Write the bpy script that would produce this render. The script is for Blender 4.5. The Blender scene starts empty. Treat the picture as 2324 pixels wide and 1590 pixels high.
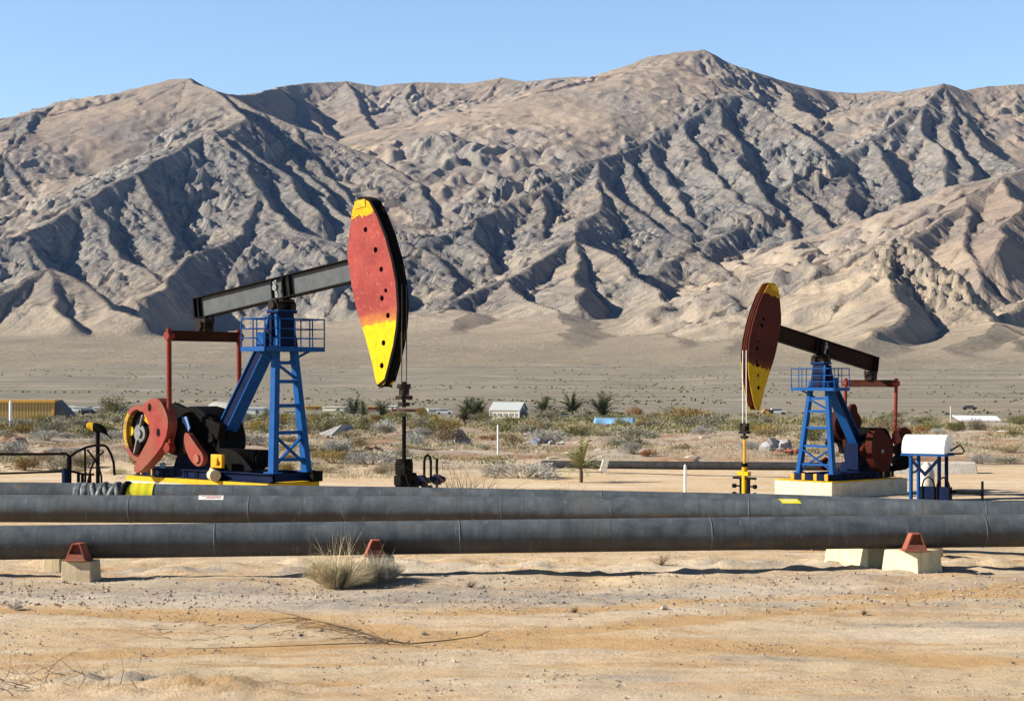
import bpy, bmesh, math, random
import numpy as np
from mathutils import Vector, Matrix
random.seed(7)
RNG = np.random.default_rng(11)
PI = math.pi
sc = bpy.context.scene
COL = sc.collection
H0, HOR, F = 3.35, 858.0, 4000.0       # camera height, horizon row and focal length (in pixels of a 2324 wide frame)

# ------------------------------------------------------------------ materials
def hexv(c, a=1.0): return (c[0], c[1], c[2], a)

class NT:
    """small helper round a node tree"""
    def __init__(s, name):
        m = bpy.data.materials.new(name); m.use_nodes = True
        s.m = m; s.t = m.node_tree; s.t.nodes.clear()
        s.out = s.n('ShaderNodeOutputMaterial'); s.b = s.n('ShaderNodeBsdfPrincipled')
        s.l(s.b.outputs[0], s.out.inputs[0])
    def n(s, k, **kw):
        x = s.t.nodes.new(k)
        for a, v in kw.items(): setattr(x, a, v)
        return x
    def l(s, a, b): s.t.links.new(a, b)
    def coord(s, scale=(1, 1, 1), rot=(0, 0, 0), kind='Object'):
        c = s.n('ShaderNodeTexCoord'); mp = s.n('ShaderNodeMapping')
        mp.inputs['Scale'].default_value = scale; mp.inputs['Rotation'].default_value = rot
        s.l(c.outputs[kind], mp.inputs[0]); return mp.outputs[0]
    def noise(s, v, scale, detail=4, rough=.55, dist=0.0):
        x = s.n('ShaderNodeTexNoise'); x.inputs['Scale'].default_value = scale
        x.inputs['Detail'].default_value = detail; x.inputs['Roughness'].default_value = rough
        x.inputs['Distortion'].default_value = dist
        s.l(v, x.inputs['Vector']); return x.outputs['Fac']
    def ramp(s, f, stops, interp='LINEAR'):
        r = s.n('ShaderNodeValToRGB'); r.color_ramp.interpolation = interp
        e = r.color_ramp.elements
        while len(e) < len(stops): e.new(.5)
        for i, (p, c) in enumerate(stops):
            e[i].position = p; e[i].color = hexv(c) if not isinstance(c, (int, float)) else (c, c, c, 1)
        s.l(f, r.inputs[0]); return r.outputs[0]
    def mix(s, f, a, b, kind='MIX'):
        x = s.n('ShaderNodeMix', data_type='RGBA', blend_type=kind)
        for sock, v in ((x.inputs[0], f), (x.inputs[6], a), (x.inputs[7], b)):
            if isinstance(v, (int, float)): sock.default_value = v
            elif isinstance(v, tuple): sock.default_value = hexv(v)
            else: s.l(v, sock)
        return x.outputs[2]
    def math(s, op, a, b=None, clamp=False):
        x = s.n('ShaderNodeMath', operation=op, use_clamp=clamp)
        for sock, v in ((x.inputs[0], a), (x.inputs[1], b)):
            if v is None: continue
            if isinstance(v, (int, float)): sock.default_value = v
            else: s.l(v, sock)
        return x.outputs[0]
    def bump(s, h, dist, strength=1.0, prev=None):
        x = s.n('ShaderNodeBump'); x.inputs['Distance'].default_value = dist
        x.inputs['Strength'].default_value = strength
        s.l(h, x.inputs['Height'])
        if prev is not None: s.l(prev, x.inputs['Normal'])
        return x.outputs[0]
    def set(s, col=None, rough=None, metal=None, spec=None, normal=None):
        B = s.b.inputs
        for sock, v in ((B['Base Color'], col), (B['Roughness'], rough), (B['Metallic'], metal), (B['Specular IOR Level'], spec)):
            if v is None: continue
            if isinstance(v, (int, float)): sock.default_value = v
            elif isinstance(v, tuple): sock.default_value = hexv(v)
            else: s.l(v, sock)
        if normal is not None: s.l(normal, B['Normal'])
        return s.m

def paint(name, col, col2, rust=(.16, .07, .035), rough=.5, amt=.35, dirt=.25, metal=0.0, scale=1.0, bump=.002, spec=.12):
    """worn paint: two close tones, rust blotches, dust"""
    t = NT(name); v = t.coord()
    a = t.noise(v, 3.2*scale, 5, .6); b = t.noise(v, 14*scale, 6, .7); c = t.noise(v, .9*scale, 4, .6)
    base = t.mix(t.ramp(a, [(.35, 0.), (.65, 1.)]), col, col2)
    rm = t.math('MULTIPLY', t.ramp(b, [(.58 - .14*amt, 0.), (.63, 1.)]), t.ramp(c, [(.40, 0.), (.55, 1.)]))
    sk = t.noise(t.coord((7*scale, 7*scale, .9*scale)), 1.3, 5, .7)
    base = t.mix(t.math('MULTIPLY', t.ramp(sk, [(.56, 0.), (.68, 1.)]), min(.6, amt*1.6)), base, (rust[0]*.7, rust[1]*.7, rust[2]*.7))
    base = t.mix(t.math('MULTIPLY', rm, amt*2, True), base, rust)
    base = t.mix(t.math('MULTIPLY', t.ramp(c, [(.35, 0.), (.75, 1.)]), dirt), base, (.30, .24, .17))
    r = t.ramp(b, [(.3, rough - .08), (.7, min(1, rough + .25))])
    return t.set(base, r, metal, spec, t.bump(b, bump))

M = {}
def build_materials():
    M['blue'] = paint('blue_paint', (.003, .070, .245), (.003, .054, .20), rust=(.03,.03,.05), amt=.15, dirt=.03, spec=.08)
    M['dark_blue'] = paint('dark_blue_paint_and_shade', (.0015, .006, .026), (.002, .009, .042), rust=(.01,.01,.012), amt=.15, dirt=.02, spec=.05)
    M['red'] = paint('red_paint', (.20, .030, .024), (.26, .046, .035), amt=.8, dirt=.10, rough=.6)
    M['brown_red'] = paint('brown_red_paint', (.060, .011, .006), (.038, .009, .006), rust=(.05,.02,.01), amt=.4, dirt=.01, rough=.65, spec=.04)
    M['dark_beam'] = paint('dark_beam_paint', (.020, .008, .006), (.012, .007, .006), rust=(.035,.015,.01), amt=.4, dirt=.01, rough=.65, spec=.04)
    M['worn_yellow'] = paint('worn_yellow_paint', (.46, .28, .012), (.36, .20, .012), amt=.9, dirt=.15)
    M['rust_brown'] = paint('rust_brown_steel', (.045, .014, .008), (.028, .010, .007), rust=(.06,.02,.01), amt=.5, dirt=.01, rough=.7, spec=.04)
    M['pole_red'] = paint('rod_red_paint', (.21, .022, .014), (.15, .018, .012), amt=.35, dirt=.03)
    M['yellow'] = paint('yellow_paint', (.60, .36, .008), (.52, .30, .008), amt=.3, dirt=.05, rough=.55)
    M['orange'] = paint('amber_paint', (.72, .34, .012), (.62, .28, .012), amt=.4, dirt=.1)
    M['black'] = paint('black_paint', (.004, .004, .0045), (.007, .0065, .006), rust=(.018,.01,.006), amt=.25, dirt=.006, rough=.6, spec=.04)
    M['grease'] = paint('greasy_metal', (.009, .007, .006), (.02, .014, .009), rust=(.05,.025,.012), amt=.4, dirt=.01, rough=.5, spec=.08)
    M['web'] = paint('grey_primer', (.080, .090, .096), (.058, .066, .072), amt=.15, dirt=.05, rough=.6)
    M['steel'] = paint('bare_steel', (.19, .195, .20), (.12, .125, .13), amt=.15, dirt=.1, rough=.45, metal=.4)
    M['cable'] = paint('wire_rope', (.06, .06, .06), (.03, .03, .03), amt=.1)
    M['white'] = paint('white_paint', (.80, .80, .80), (.74, .74, .73), amt=.1, dirt=.05, rough=.5)
    M['white_dirty'] = paint('dirty_white_paint', (.70, .66, .58), (.58, .54, .46), amt=.25, dirt=.25, rough=.8)
    M['light_blue'] = paint('pale_blue_paint', (.12, .26, .50), (.10, .20, .40), amt=.15)
    # head of the pumpjack: red with yellow ends, in the head's own coordinates (z from -2.8 to 2.4)
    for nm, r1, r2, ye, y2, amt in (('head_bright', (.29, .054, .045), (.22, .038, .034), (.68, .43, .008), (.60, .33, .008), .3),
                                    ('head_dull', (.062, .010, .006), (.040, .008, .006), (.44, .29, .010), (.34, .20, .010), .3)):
        t = NT(nm); c = t.n('ShaderNodeTexCoord'); sp = t.n('ShaderNodeSeparateXYZ'); t.l(c.outputs['Object'], sp.inputs[0])
        v = c.outputs['Object']
        n1 = t.noise(v, 1.6, 5, .65); n2 = t.noise(v, 9, 6, .7); n3 = t.noise(v, 4.5, 3, .5)
        zz = t.math('ADD', sp.outputs['Z'], t.math('ADD', t.math('MULTIPLY', t.math('SUBTRACT', n3, .5), .34), t.math('MULTIPLY', t.math('SUBTRACT', n2, .5), .16)))
        low = t.ramp(t.math('MULTIPLY', t.math('SUBTRACT', -1.0, zz), 4.0, True), [(0., 0.), (1., 1.)])
        low = t.math('SUBTRACT', -1.08, zz); low = t.math('MULTIPLY', low, 15.0, True)
        hi = t.math('MULTIPLY', t.math('SUBTRACT', zz, 1.84), 30.0, True)
        red = t.mix(t.ramp(n1, [(.35, 0.), (.62, 1.)]), r1, r2)
        red = t.mix(t.math('MULTIPLY', t.ramp(n2, [(.57, 0.), (.62, 1.)]), .55), red, (r1[0]*1.35, r1[1]*2.6, r1[2]*2.6))
        orange = t.mix(t.math('MULTIPLY', t.math('SUBTRACT', -.78, zz), 3.0, True), red, (r1[0]*1.5, r1[1]*3.4, r1[2]*.8))
        yel = t.mix(t.ramp(n2, [(.4, 0.), (.7, 1.)]), ye, y2)
        col = t.mix(low, orange, yel)
        yt = t.mix(t.ramp(n2, [(.40, 0.), (.6, 1.)]), y2, (y2[0]*.95, y2[1]*.8, y2[2]))
        col = t.mix(hi, col, yt)
        stain = t.math('MULTIPLY', t.ramp(t.noise(t.coord((3, 3, .5)), 2.2, 5, .7), [(.56, 0.), (.72, 1.)]), amt*1.6)
        col = t.mix(stain, col, (.10, .045, .025))
        M[nm] = t.set(col, t.ramp(n2, [(.3, .55), (.7, .85)]), 0, .08, t.bump(n2, .003))
    # steel pipe: dark oxidised with weld bands, pale dust on top is a matter of light, brown shade painted on the underside, rust blotches
    t = NT('pipe_steel'); v = t.coord(); vs = t.coord((1.2, .25, .25)); vr = t.coord((9, .35, .35))
    a = t.noise(v, 2.6, 6, .62, .4); b = t.noise(vr, 1.5, 5, .65); c = t.noise(v, 26, 5, .7); d = t.noise(vs, .9, 3, .5)
    col = t.mix(t.ramp(a, [(.32, 0.), (.68, 1.)]), (.052, .063, .072), (.112, .128, .138))
    col = t.mix(t.math('MULTIPLY', t.ramp(b, [(.45, 0.), (.75, 1.)]), .45), col, (.032, .038, .043))
    col = t.mix(t.math('MULTIPLY', t.ramp(d, [(.55, 0.), (.75, 1.)]), .4), col, (.105, .098, .085))
    col = t.mix(t.math('MULTIPLY', t.ramp(c, [(.62, 0.), (.72, 1.)]), .3), col, (.17, .165, .155))
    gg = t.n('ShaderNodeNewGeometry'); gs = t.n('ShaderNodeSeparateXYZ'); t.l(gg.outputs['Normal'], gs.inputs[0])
    under_shade = t.ramp(t.math('ADD', gs.outputs['Z'], t.math('MULTIPLY', a, .5)), [(.0, .55), (.3, 0.)])
    col = t.mix(under_shade, col, (.060, .040, .026))
    rs = t.noise(t.coord((.6, 2.2, 2.2)), 2.0, 6, .7, .6)
    col = t.mix(t.ramp(rs, [(.60, 0.), (.68, .75)]), col, (.13, .085, .055))
    sc_ = t.noise(t.coord((3.5, .8, .8), (0, 0, .3)), 3.0, 5, .75)
    col = t.mix(t.ramp(sc_, [(.63, 0.), (.66, .5)]), col, (.22, .23, .235))
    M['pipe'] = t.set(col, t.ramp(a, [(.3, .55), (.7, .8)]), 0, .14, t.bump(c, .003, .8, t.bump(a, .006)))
    t = NT('pipe_seam'); v = t.coord(); a = t.noise(v, 20, 4)
    M['seam'] = t.set(t.mix(a, (.07, .08, .088), (.115, .122, .126)), .65, 0, .3, t.bump(a, .003))
    t = NT('wrap_rubber'); v = t.coord(); a = t.noise(v, 7, 6, .7)
    M['wrap'] = t.set(t.mix(t.ramp(a, [(.4, 0.), (.62, 1.)]), (.05, .055, .06), (.20, .21, .21)), .6, 0, .4, t.bump(a, .01))
    # concrete
    for nm, c1, c2 in (('concrete', (.56, .45, .30), (.42, .33, .22)), ('pad_concrete', (.56, .51, .40), (.42, .38, .30)),
                       ('block_concrete', (.74, .62, .38), (.56, .45, .28))):
        t = NT(nm); v = t.coord(); a = t.noise(v, 3, 7, .65); b = t.noise(v, 30, 5, .7)
        w = t.noise(t.coord((2.5, 2.5, .6)), 3.5, 5, .65)
        col = t.mix(t.ramp(a, [(.35, 0.), (.65, 1.)]), c1, c2)
        col = t.mix(t.math('MULTIPLY', t.ramp(w, [(.55, 0.), (.7, 1.)]), .45), col, (.17, .13, .09))
        col = t.mix(t.math('MULTIPLY', t.ramp(b, [(.6, 0.), (.7, 1.)]), .4), col, (.16, .13, .1))
        M[nm] = t.set(col, .9, 0, .15, t.bump(b, .006, .8, t.bump(a, .02)))
    # saddles
    M['saddle'] = paint('faded_red_primer', (.24, .06, .038), (.34, .105, .07), amt=.6, dirt=.2, rough=.8)
build_materials()
# ------------------------------------------------------------------ noise and terrain
def _hash(ix, iy, seed):
    h = (ix.astype(np.int64)*374761393 + iy.astype(np.int64)*668265263 + seed*982451653) & 0xffffffff
    h = ((h ^ (h >> 13))*1274126177) & 0xffffffff
    return (h ^ (h >> 16)) & 0xffffffff
def perlin(x, y, seed=0):
    x = np.asarray(x, float); y = np.asarray(y, float)
    ix = np.floor(x); iy = np.floor(y); fx = x - ix; fy = y - iy
    u = fx*fx*fx*(fx*(fx*6 - 15) + 10); v = fy*fy*fy*(fy*(fy*6 - 15) + 10)
    def g(dx, dy):
        a = _hash(ix + dx, iy + dy, seed)*(2*PI/4294967296.0)
        return np.cos(a)*(fx - dx) + np.sin(a)*(fy - dy)
    return ((g(0, 0)*(1 - u) + g(1, 0)*u)*(1 - v) + (g(0, 1)*(1 - u) + g(1, 1)*u)*v)*1.5
def fbm(x, y, oct=5, seed=0, gain=.5, lac=2.03):
    s = 0; a = 1.0
    for o in range(oct):
        s = s + a*perlin(x, y, seed + o*17); x = np.asarray(x)*lac + 13.7; y = np.asarray(y)*lac - 7.1; a *= gain
    return s
def ridged(x, y, oct=5, seed=0, gain=.55, lac=2.1):
    s = 0; a = 1.0; w = 1.0
    for o in range(oct):
        n = (1 - np.abs(perlin(x, y, seed + o*31)))**2
        s = s + a*n*w; w = np.clip(n*1.6, 0, 1); x = np.asarray(x)*lac + 5.3; y = np.asarray(y)*lac + 9.1; a *= gain
    return s
def sstep(a, b, x):
    t = np.clip((np.asarray(x, float) - a)/(b - a), 0, 1); return t*t*(3 - 2*t)

PROF_D = [0, 38, 46, 50, 55, 62, 70, 85, 114, 200, 300, 500, 800, 1200, 1800, 2400, 3200, 4000, 5500, 9000]
PROF_Z = [0, 0, -.12, -.30, -.62, -1.12, -1.5, -1.62, -1.68, -3.5, -5.3, -7.5, -6.05, -1.75, 13.7, 36.3, 75, 116, 190, 330]
def ground_z(x, y):
    """the sand plain, gently falling beyond the pipelines and rising into the fans"""
    x = np.asarray(x, float); y = np.asarray(y, float)
    z = np.interp(y, PROF_D, PROF_Z)
    near = fbm(x*.35, y*.35, 3, 5)*.035 + fbm(x*.09, y*.09, 2, 8)*.05
    near = near*(1 - sstep(60, 110, y))
    mid = (fbm(x*.055, y*.04, 4, 21)*.55)*sstep(84, 125, y)*(1 - sstep(260, 460, y))
    far = fbm(x*.004, y*.003, 4, 33)*4.0*sstep(350, 1200, y)
    mound = 0.10*np.exp(-((y - 29.2)/.5)**2)*(.6 + fbm(x*.5, y*.1, 2, 3))*sstep(0, 1, 12 - np.abs(x))
    return z + near + mid + far + mound
def gz(x, y): return float(ground_z(x, y))

def mesh_grid(name, X, Y, Z, mat, cols=None):
    ny, nx = X.shape
    me = bpy.data.meshes.new(name)
    co = np.stack([X, Y, Z], -1).reshape(-1, 3).astype(np.float32)
    i = np.arange(ny*nx).reshape(ny, nx)
    q = np.stack([i[:-1, :-1], i[:-1, 1:], i[1:, 1:], i[1:, :-1]], -1).reshape(-1, 4).astype(np.int32)
    me.vertices.add(len(co)); me.vertices.foreach_set('co', co.ravel())
    me.loops.add(q.size); me.loops.foreach_set('vertex_index', q.ravel())
    me.polygons.add(len(q)); me.polygons.foreach_set('loop_start', np.arange(0, q.size, 4, dtype=np.int32))
    me.polygons.foreach_set('loop_total', np.full(len(q), 4, dtype=np.int32))
    me.polygons.foreach_set('use_smooth', np.ones(len(q), dtype=bool))
    if cols:
        for k, v in cols.items():
            at = me.attributes.new(k, 'FLOAT', 'POINT'); at.data.foreach_set('value', v.ravel().astype(np.float32))
    me.update(); me.validate()
    o = bpy.data.objects.new(name, me); COL.objects.link(o); me.materials.append(mat)
    return o

# crest lines of the range: (column, row, distance) traced as places; k = side slope, c = cragginess
RIDGES = [
 (.62, .35, [(-160,300,5600),(0,267,5400),(92,251,5350),(152,259,5550),(240,233,5750),(328,203,5700),(392,181,5650),(448,177,5600),(472,195,5600),(508,211,5650),(565,217,5900),(600,206,6300),(640,195,6700),(700,188,6850),(790,185,6950),(860,195,6950),(940,185,6950),(1050,188,6950),(1130,175,6900),(1200,185,6800),(1300,175,6700),(1370,172,6650),(1440,150,6500),(1520,120,6350),(1585,110,6200),(1640,135,6200),(1700,160,6250),(1740,172,6300),(1800,190,6400),(1880,205,6500),(1950,210,6500),(2000,205,6450),(2050,213,6350),(2100,200,6100),(2140,190,5900),(2190,205,5950),(2240,195,6000),(2324,192,6000),(2500,210,6000)]),
 # west massif
 (.80, .7, [(448,177,5600),(480,203,5450),(524,245,5250),(560,271,5100)]),
 (.72, .8, [(560,271,5100),(480,303,4900),(420,327,4760),(352,359,4600),(312,391,4450),(240,427,4300),(200,455,4180),(120,499,4000),(24,535,3850),(-60,560,3750)]),
 (.80, .9, [(508,211,5650),(600,251,5500),(672,283,5380),(740,311,5280),(840,352,5100),(906,385,4950),(950,420,4800),(985,480,4600)]),
 (.85, 1, [(492,291,4900),(560,360,4700),(596,431,4480),(624,479,4300),(680,523,4120),(780,559,3900),(850,620,3700),(900,700,3500)]),
 (.80, .9, [(596,431,4480),(572,480,4300),(568,531,4120),(480,565,3950),(420,600,3800),(364,635,3650),(304,671,3500)]),
 (.85, 1, [(200,457,4170),(235,505,4050),(264,551,3930),(310,590,3800),(360,636,3650)]),
 (.85, 1, [(312,393,4440),(360,480,4200),(416,592,3850)]),
 (.85, .9, [(60,530,3880),(95,575,3750),(130,640,3600)]),
 (.75, .7, [(0,672,3350),(60,640,3420),(124,607,3500),(172,631,3450),(224,667,3380),(270,700,3300),(320,722,3230)]),
 (.80, .7, [(124,607,3500),(150,670,3350),(160,735,3180)]),
 (1.05, 1.1, [(92,251,5350),(50,300,5080),(18,351,4880),(50,400,4700),(90,435,4560),(118,470,4430)]),
 (1.0, 1, [(152,259,5550),(168,343,5100),(190,430,4560)]),
 (.80, .9, [(18,351,4880),(-40,420,4650),(-80,500,4500)]),
 (.80, .9, [(240,233,5750),(235,300,5400),(262,360,5000)]),
 (.85, .9, [(672,283,5380),(700,350,5100),(760,420,4850),(830,480,4600),(900,540,4350)]),
 (.85, .9, [(600,251,5500),(640,330,5150),(700,400,4850),(770,470,4550),(860,540,4250)]),
 (.85, .9, [(530,300,4950),(590,350,4820),(650,410,4650),(720,480,4400)]),
 # back wall ribs
 (.60, .5, [(640,195,6700),(700,260,6300),(770,330,5800)]),
 (.60, .5, [(790,185,6950),(830,260,6450),(870,340,5900)]),
 (.60, .5, [(940,185,6950),(930,270,6400),(900,330,6000)]),
 (.60, .5, [(1130,175,6900),(1090,240,6500),(1000,300,6100),(940,350,5750)]),
 # centre
 (.72, .8, [(1585,110,6200),(1520,150,6050),(1440,165,5980),(1374,191,5900),(1326,207,5850),(1246,231,5760),(1170,259,5650),(1122,283,5550),(1054,323,5400),(1000,350,5300),(950,375,5150)]),
 (.85, .9, [(1054,323,5400),(1050,350,5300),(1086,399,5050),(1126,459,4780)]),
 (.85, .9, [(1170,259,5650),(1198,311,5400),(1240,350,5200),(1286,385,5000)]),
 (.85, .9, [(1374,191,5900),(1350,250,5600),(1342,310,5350),(1320,350,5150)]),
 (.85, 1, [(950,375,5150),(1002,387,5020),(1060,430,4850),(1110,471,4700)]),
 (.78, 1, [(1582,112,6200),(1605,177,5950),(1634,212,5800),(1667,217,5700),(1620,224,5600),(1558,272,5400),(1477,315,5200),(1422,347,5060),(1342,359,4920),(1286,387,4800),(1222,427,4650),(1174,451,4540),(1110,479,4420),(1066,495,4330),(1022,523,4220),(966,559,4080),(914,590,3960)]),
 (.90, 1, [(1667,217,5700),(1715,234,5600),(1760,262,5450),(1820,300,5250),(1870,330,5050)]),
 (.95, 1, [(1620,224,5600),(1650,300,5250),(1700,380,4900),(1740,465,4550)]),
 (.95, 1, [(1558,272,5400),(1590,350,5050),(1640,420,4780),(1712,475,4500)]),
 (.95, 1, [(1477,315,5200),(1500,370,5000),(1540,440,4750),(1590,510,4500)]),
 (.95, 1, [(1422,347,5060),(1450,400,4850),(1500,460,4620),(1560,530,4400)]),
 (.95, 1, [(1342,359,4920),(1358,400,4780),(1426,463,4550),(1480,510,4400),(1560,556,4200)]),
 (.95, 1, [(1222,427,4650),(1230,470,4500),(1255,520,4300)]),
 (.80, .8, [(1358,400,4780),(1358,467,4480),(1326,520,4200),(1302,543,4050),(1246,571,3930),(1186,603,3800),(1146,635,3680),(1070,670,3520),(966,722,3300)]),
 (.80, .5, [(1302,543,4050),(1342,560,4000),(1402,577,3900),(1446,623,3750),(1486,663,3600),(1526,707,3400)]),
 (.80, .6, [(1302,543,4050),(1310,620,3750),(1320,690,3450)]),
 (.75, .4, [(1146,635,3680),(1198,671,3500),(1266,709,3300)]),
 (.85, 1, [(1066,495,4330),(1075,540,4150),(1105,590,3950)]),
 (.85, 1, [(966,559,4080),(1000,610,3880),(1030,670,3600)]),
 # east
 (.78, .9, [(2143,191,5900),(2096,238,5600),(2029,286,5400),(1977,324,5250),(1901,367,5050),(1810,415,4850),(1743,457,4650),(1667,510,4450),(1572,567,4200),(1477,624,3950),(1440,650,3850)]),
 (.95, 1, [(1901,367,5050),(1920,400,4900),(1934,472,4600),(1980,520,4400),(2038,556,4200)]),
 (.95, 1, [(1991,318,5250),(2020,390,4950),(2050,450,4700),(2086,510,4500)]),
 (.90, 1, [(2143,191,5900),(2153,230,5700),(2205,291,5450),(2250,340,5250),(2305,380,5050)]),
 (.90, 1, [(2096,238,5600),(2110,310,5300),(2140,380,5000),(2160,450,4700)]),
 (.90, 1, [(2153,230,5700),(2165,320,5300),(2200,400,4950)]),
 (.95, 1, [(1743,457,4650),(1770,500,4500),(1834,578,4200)]),
 (.95, 1, [(1810,415,4850),(1840,470,4600),(1880,520,4400)]),
 (.90, 1, [(1572,567,4200),(1610,590,4080),(1680,640,3850)]),
 (.80, .5, [(1950,210,6500),(1930,260,6100),(1900,310,5700)]),
 (.80, .5, [(1740,172,6300),(1790,220,6000),(1850,270,5600)]),
 (.70, .3, [(2500,330,4500),(2400,350,4350),(2324,377,4250),(2286,400,4150),(2191,462,3950),(2119,505,3800),(2048,550,3650),(1990,580,3500)]),
 (.75, .4, [(2286,400,4150),(2300,480,3800),(2280,570,3500)]),
 (.75, .4, [(2191,462,3950),(2210,560,3600),(2240,650,3300)]),
 (.70, .2, [(1881,605,3200),(1915,580,3120),(1953,559,3020)]),
 (.80, .65, [(1953,557,3000),(2000,550,2920),(2048,567,2860),(2096,600,2800),(2167,638,2720),(2219,691,2620),(2260,728,2520),(2324,762,2400)]),
 (.70, .3, [(1596,676,3500),(1680,640,3500),(1743,610,3400),(1810,598,3320),(1881,605,3200)]),
 (.60, .2, [(2000,552,2920),(2020,620,2750),(2038,681,2560),(2010,725,2380),(1981,767,2220)]),
 (.70, .4, [(1743,610,3500),(1720,680,3250),(1700,750,3000)]),
 (.80, .9, [(2400,640,3100),(2324,676,3050),(2257,712,2950)]),
 (.26, .2, [(1981,767,2220),(1950,800,2080),(1920,822,1980)]),
 (.26, .2, [(2260,728,2520),(2200,775,2250),(2160,812,2050)]),
 (.30, .3, [(2324,762,2400),(2340,800,2150),(2350,822,2000)]),
 (.26, .3, [(1680,770,2600),(1660,790,2350),(1640,812,2120)]),
 (.22, .2, [(1266,709,3300),(1290,745,2900),(1300,775,2600)]),
 (.22, .2, [(1526,707,3400),(1540,750,2900),(1550,785,2450)]),
 (.24, .2, [(1030,700,3400),(1040,745,3050)]),
 (.70, .3, [(1440,650,3850),(1560,700,3400),(1640,745,2900),(1680,770,2600)]),
]
def build_mountains(mat, step=5.4):
    xs = np.arange(-2700, 2700 + step, step); ys = np.arange(1850, 7400 + step, step)
    X, Y = np.meshgrid(xs, ys)
    plain = ground_z(X, Y) + 0.0
    WX = X + fbm(X*.0035, Y*.0035, 3, 50)*26; WY = Y + fbm(X*.0035, Y*.0035, 3, 61)*26
    WX = WX + fbm(X*.015, Y*.015, 3, 70)*4; WY = WY + fbm(X*.015, Y*.015, 3, 81)*4
    best = np.full(X.shape, -1e9); S = np.zeros(X.shape); D = np.zeros(X.shape); C = np.zeros(X.shape); HR = np.zeros(X.shape)
    sid = 0.0
    for (k, c, pts) in RIDGES:
        P = [((a - 1162)*d/F, d, H0 + (HOR - b)*d/F) for a, b, d in pts]
        sid += 977.0
        for (x0, y0, z0), (x1, y1, z1) in zip(P[:-1], P[1:]):
            ex, ey = x1 - x0, y1 - y0; L2 = ex*ex + ey*ey; L = math.sqrt(L2)
            zt = max(z0, z1)
            # only the window this stretch can reach
            R = zt/(k*.6)
            ja = max(0, int((min(x0, x1) - R - xs[0])/step)); jb = min(len(xs), int((max(x0, x1) + R - xs[0])/step) + 2)
            ia = max(0, int((min(y0, y1) - R - ys[0])/step)); ib = min(len(ys), int((max(y0, y1) + R - ys[0])/step) + 2)
            if ja >= jb or ia >= ib: sid += L; continue
            wx = WX[ia:ib, ja:jb]; wy = WY[ia:ib, ja:jb]
            t = np.clip(((wx - x0)*ex + (wy - y0)*ey)/L2, 0, 1)
            dx = wx - (x0 + t*ex); dy = wy - (y0 + t*ey); dist = np.sqrt(dx*dx + dy*dy)
            zr = z0 + t*(z1 - z0)
            h = zr - k*(1 + .46*dx/(dist + 12))*dist*(1 - .2*dist/(dist + 500))
            b = best[ia:ib, ja:jb]; m = h > b
            b[m] = h[m]
            side = np.sign(ex*dy - ey*dx)
            # along-crest coordinate, fanned out round the ends so the gullies radiate
            ang = np.arctan2(ex*dy - ey*dx, ex*dx + ey*dy)
            s = sid + t*L + np.where(dist > 1, (np.abs(ang) - PI/2)*60*((t <= 0) | (t >= 1)), 0) + side*5000
            S[ia:ib, ja:jb][m] = s[m]; D[ia:ib, ja:jb][m] = dist[m]; C[ia:ib, ja:jb][m] = c; HR[ia:ib, ja:jb][m] = zr[m]
            sid += L
    rel = best - plain
    C = C + .08 + .45*fbm(X*.0022, Y*.0022, 2, 90) - .45*np.exp(-((X + 930)/300)**2 - ((Y - 5350)/380)**2) - .5*np.exp(-((X + 380)/340)**2 - ((Y - 5750)/520)**2) - .35*np.exp(-((X - 330)/330)**2 - ((Y - 6000)/360)**2)
    C = np.clip(C, .1, 1.3); C = np.maximum(C, np.where(np.abs(X - 648) < 400, .62, .1)*np.exp(-((X - 648)/130)**2 - ((Y - 2790)/170)**2))
    up = sstep(0, 70, rel)
    # ribs and gullies running down from the crests
    gs = S/125 + fbm(X*.006, Y*.006, 3, 40)*1.1
    g = ridged(gs, D/900, 2, 44) - .75
    gs2 = S/42 + fbm(X*.008, Y*.008, 2, 47)*.8
    g2 = ridged(gs2, D/380, 2, 45) - .75
    amp = sstep(0, 240, D)
    ampb = sstep(10, 120, D)
    h = best + amp*up*(g*42*(.04 + .96*C) + (ampb/np.maximum(amp, .05))*g2*13*(.10 + .9*C))
    gs3 = S/17 + fbm(X*.012, Y*.012, 2, 49)*.9
    g3 = ridged(gs3, D/420, 3, 46, .62) - .8
    h = h + up*sstep(5, 60, D)*g3*(1.0 + 7.5*C)
    # crags
    cr = ridged((X + Y*.8)*.0125 + WX*.002, (X - Y)*.0035, 5, 120) - .9
    cr2 = fbm(X*.03, Y*.03, 4, 140)
    h = h + up*np.clip(C - .55, 0, 1)*(cr*12 + cr2*4)*sstep(-10, 70, D)
    uu = (X + Y*.75)*.5; vv = (X - Y)*.5
    qx = uu + fbm(X*.01, Y*.01, 2, 201)*14
    f1 = ridged(qx*.034, vv*.0075, 4, 210, .55) - 1.0; f2 = 1 - 2*np.abs(perlin(qx*.10, vv*.024, 230)); f3 = 1 - 2*np.abs(perlin(X*.07 + 3, Y*.07, 240))
    # the boulder strewn outcrop above the right hand pumpjack
    ob = np.exp(-(((X - 655)/105)**2 + ((Y - 2780)/150)**2)**2)
    cell = 1 - np.abs(perlin(X*.045, Y*.035, 250)) ; cell2 = 1 - np.abs(perlin(X*.11, Y*.09, 251))
    bould = ob*(sstep(.62, .80, cell)*17 + sstep(.58, .80, cell2)*10 - 8)
    h = h + up*fbm(X*.003, Y*.003, 2, 160)*14*(.3 + .7*C)*sstep(0, 150, D)
    # soft join with the fans
    sw = 14.0
    a = h - plain
    soft = np.where(a > 0, a, 0) + sw*np.exp(-np.abs(a)/sw)*.5
    edge = sstep(1855, 1960, Y)
    Hh = plain + soft*edge
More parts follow.
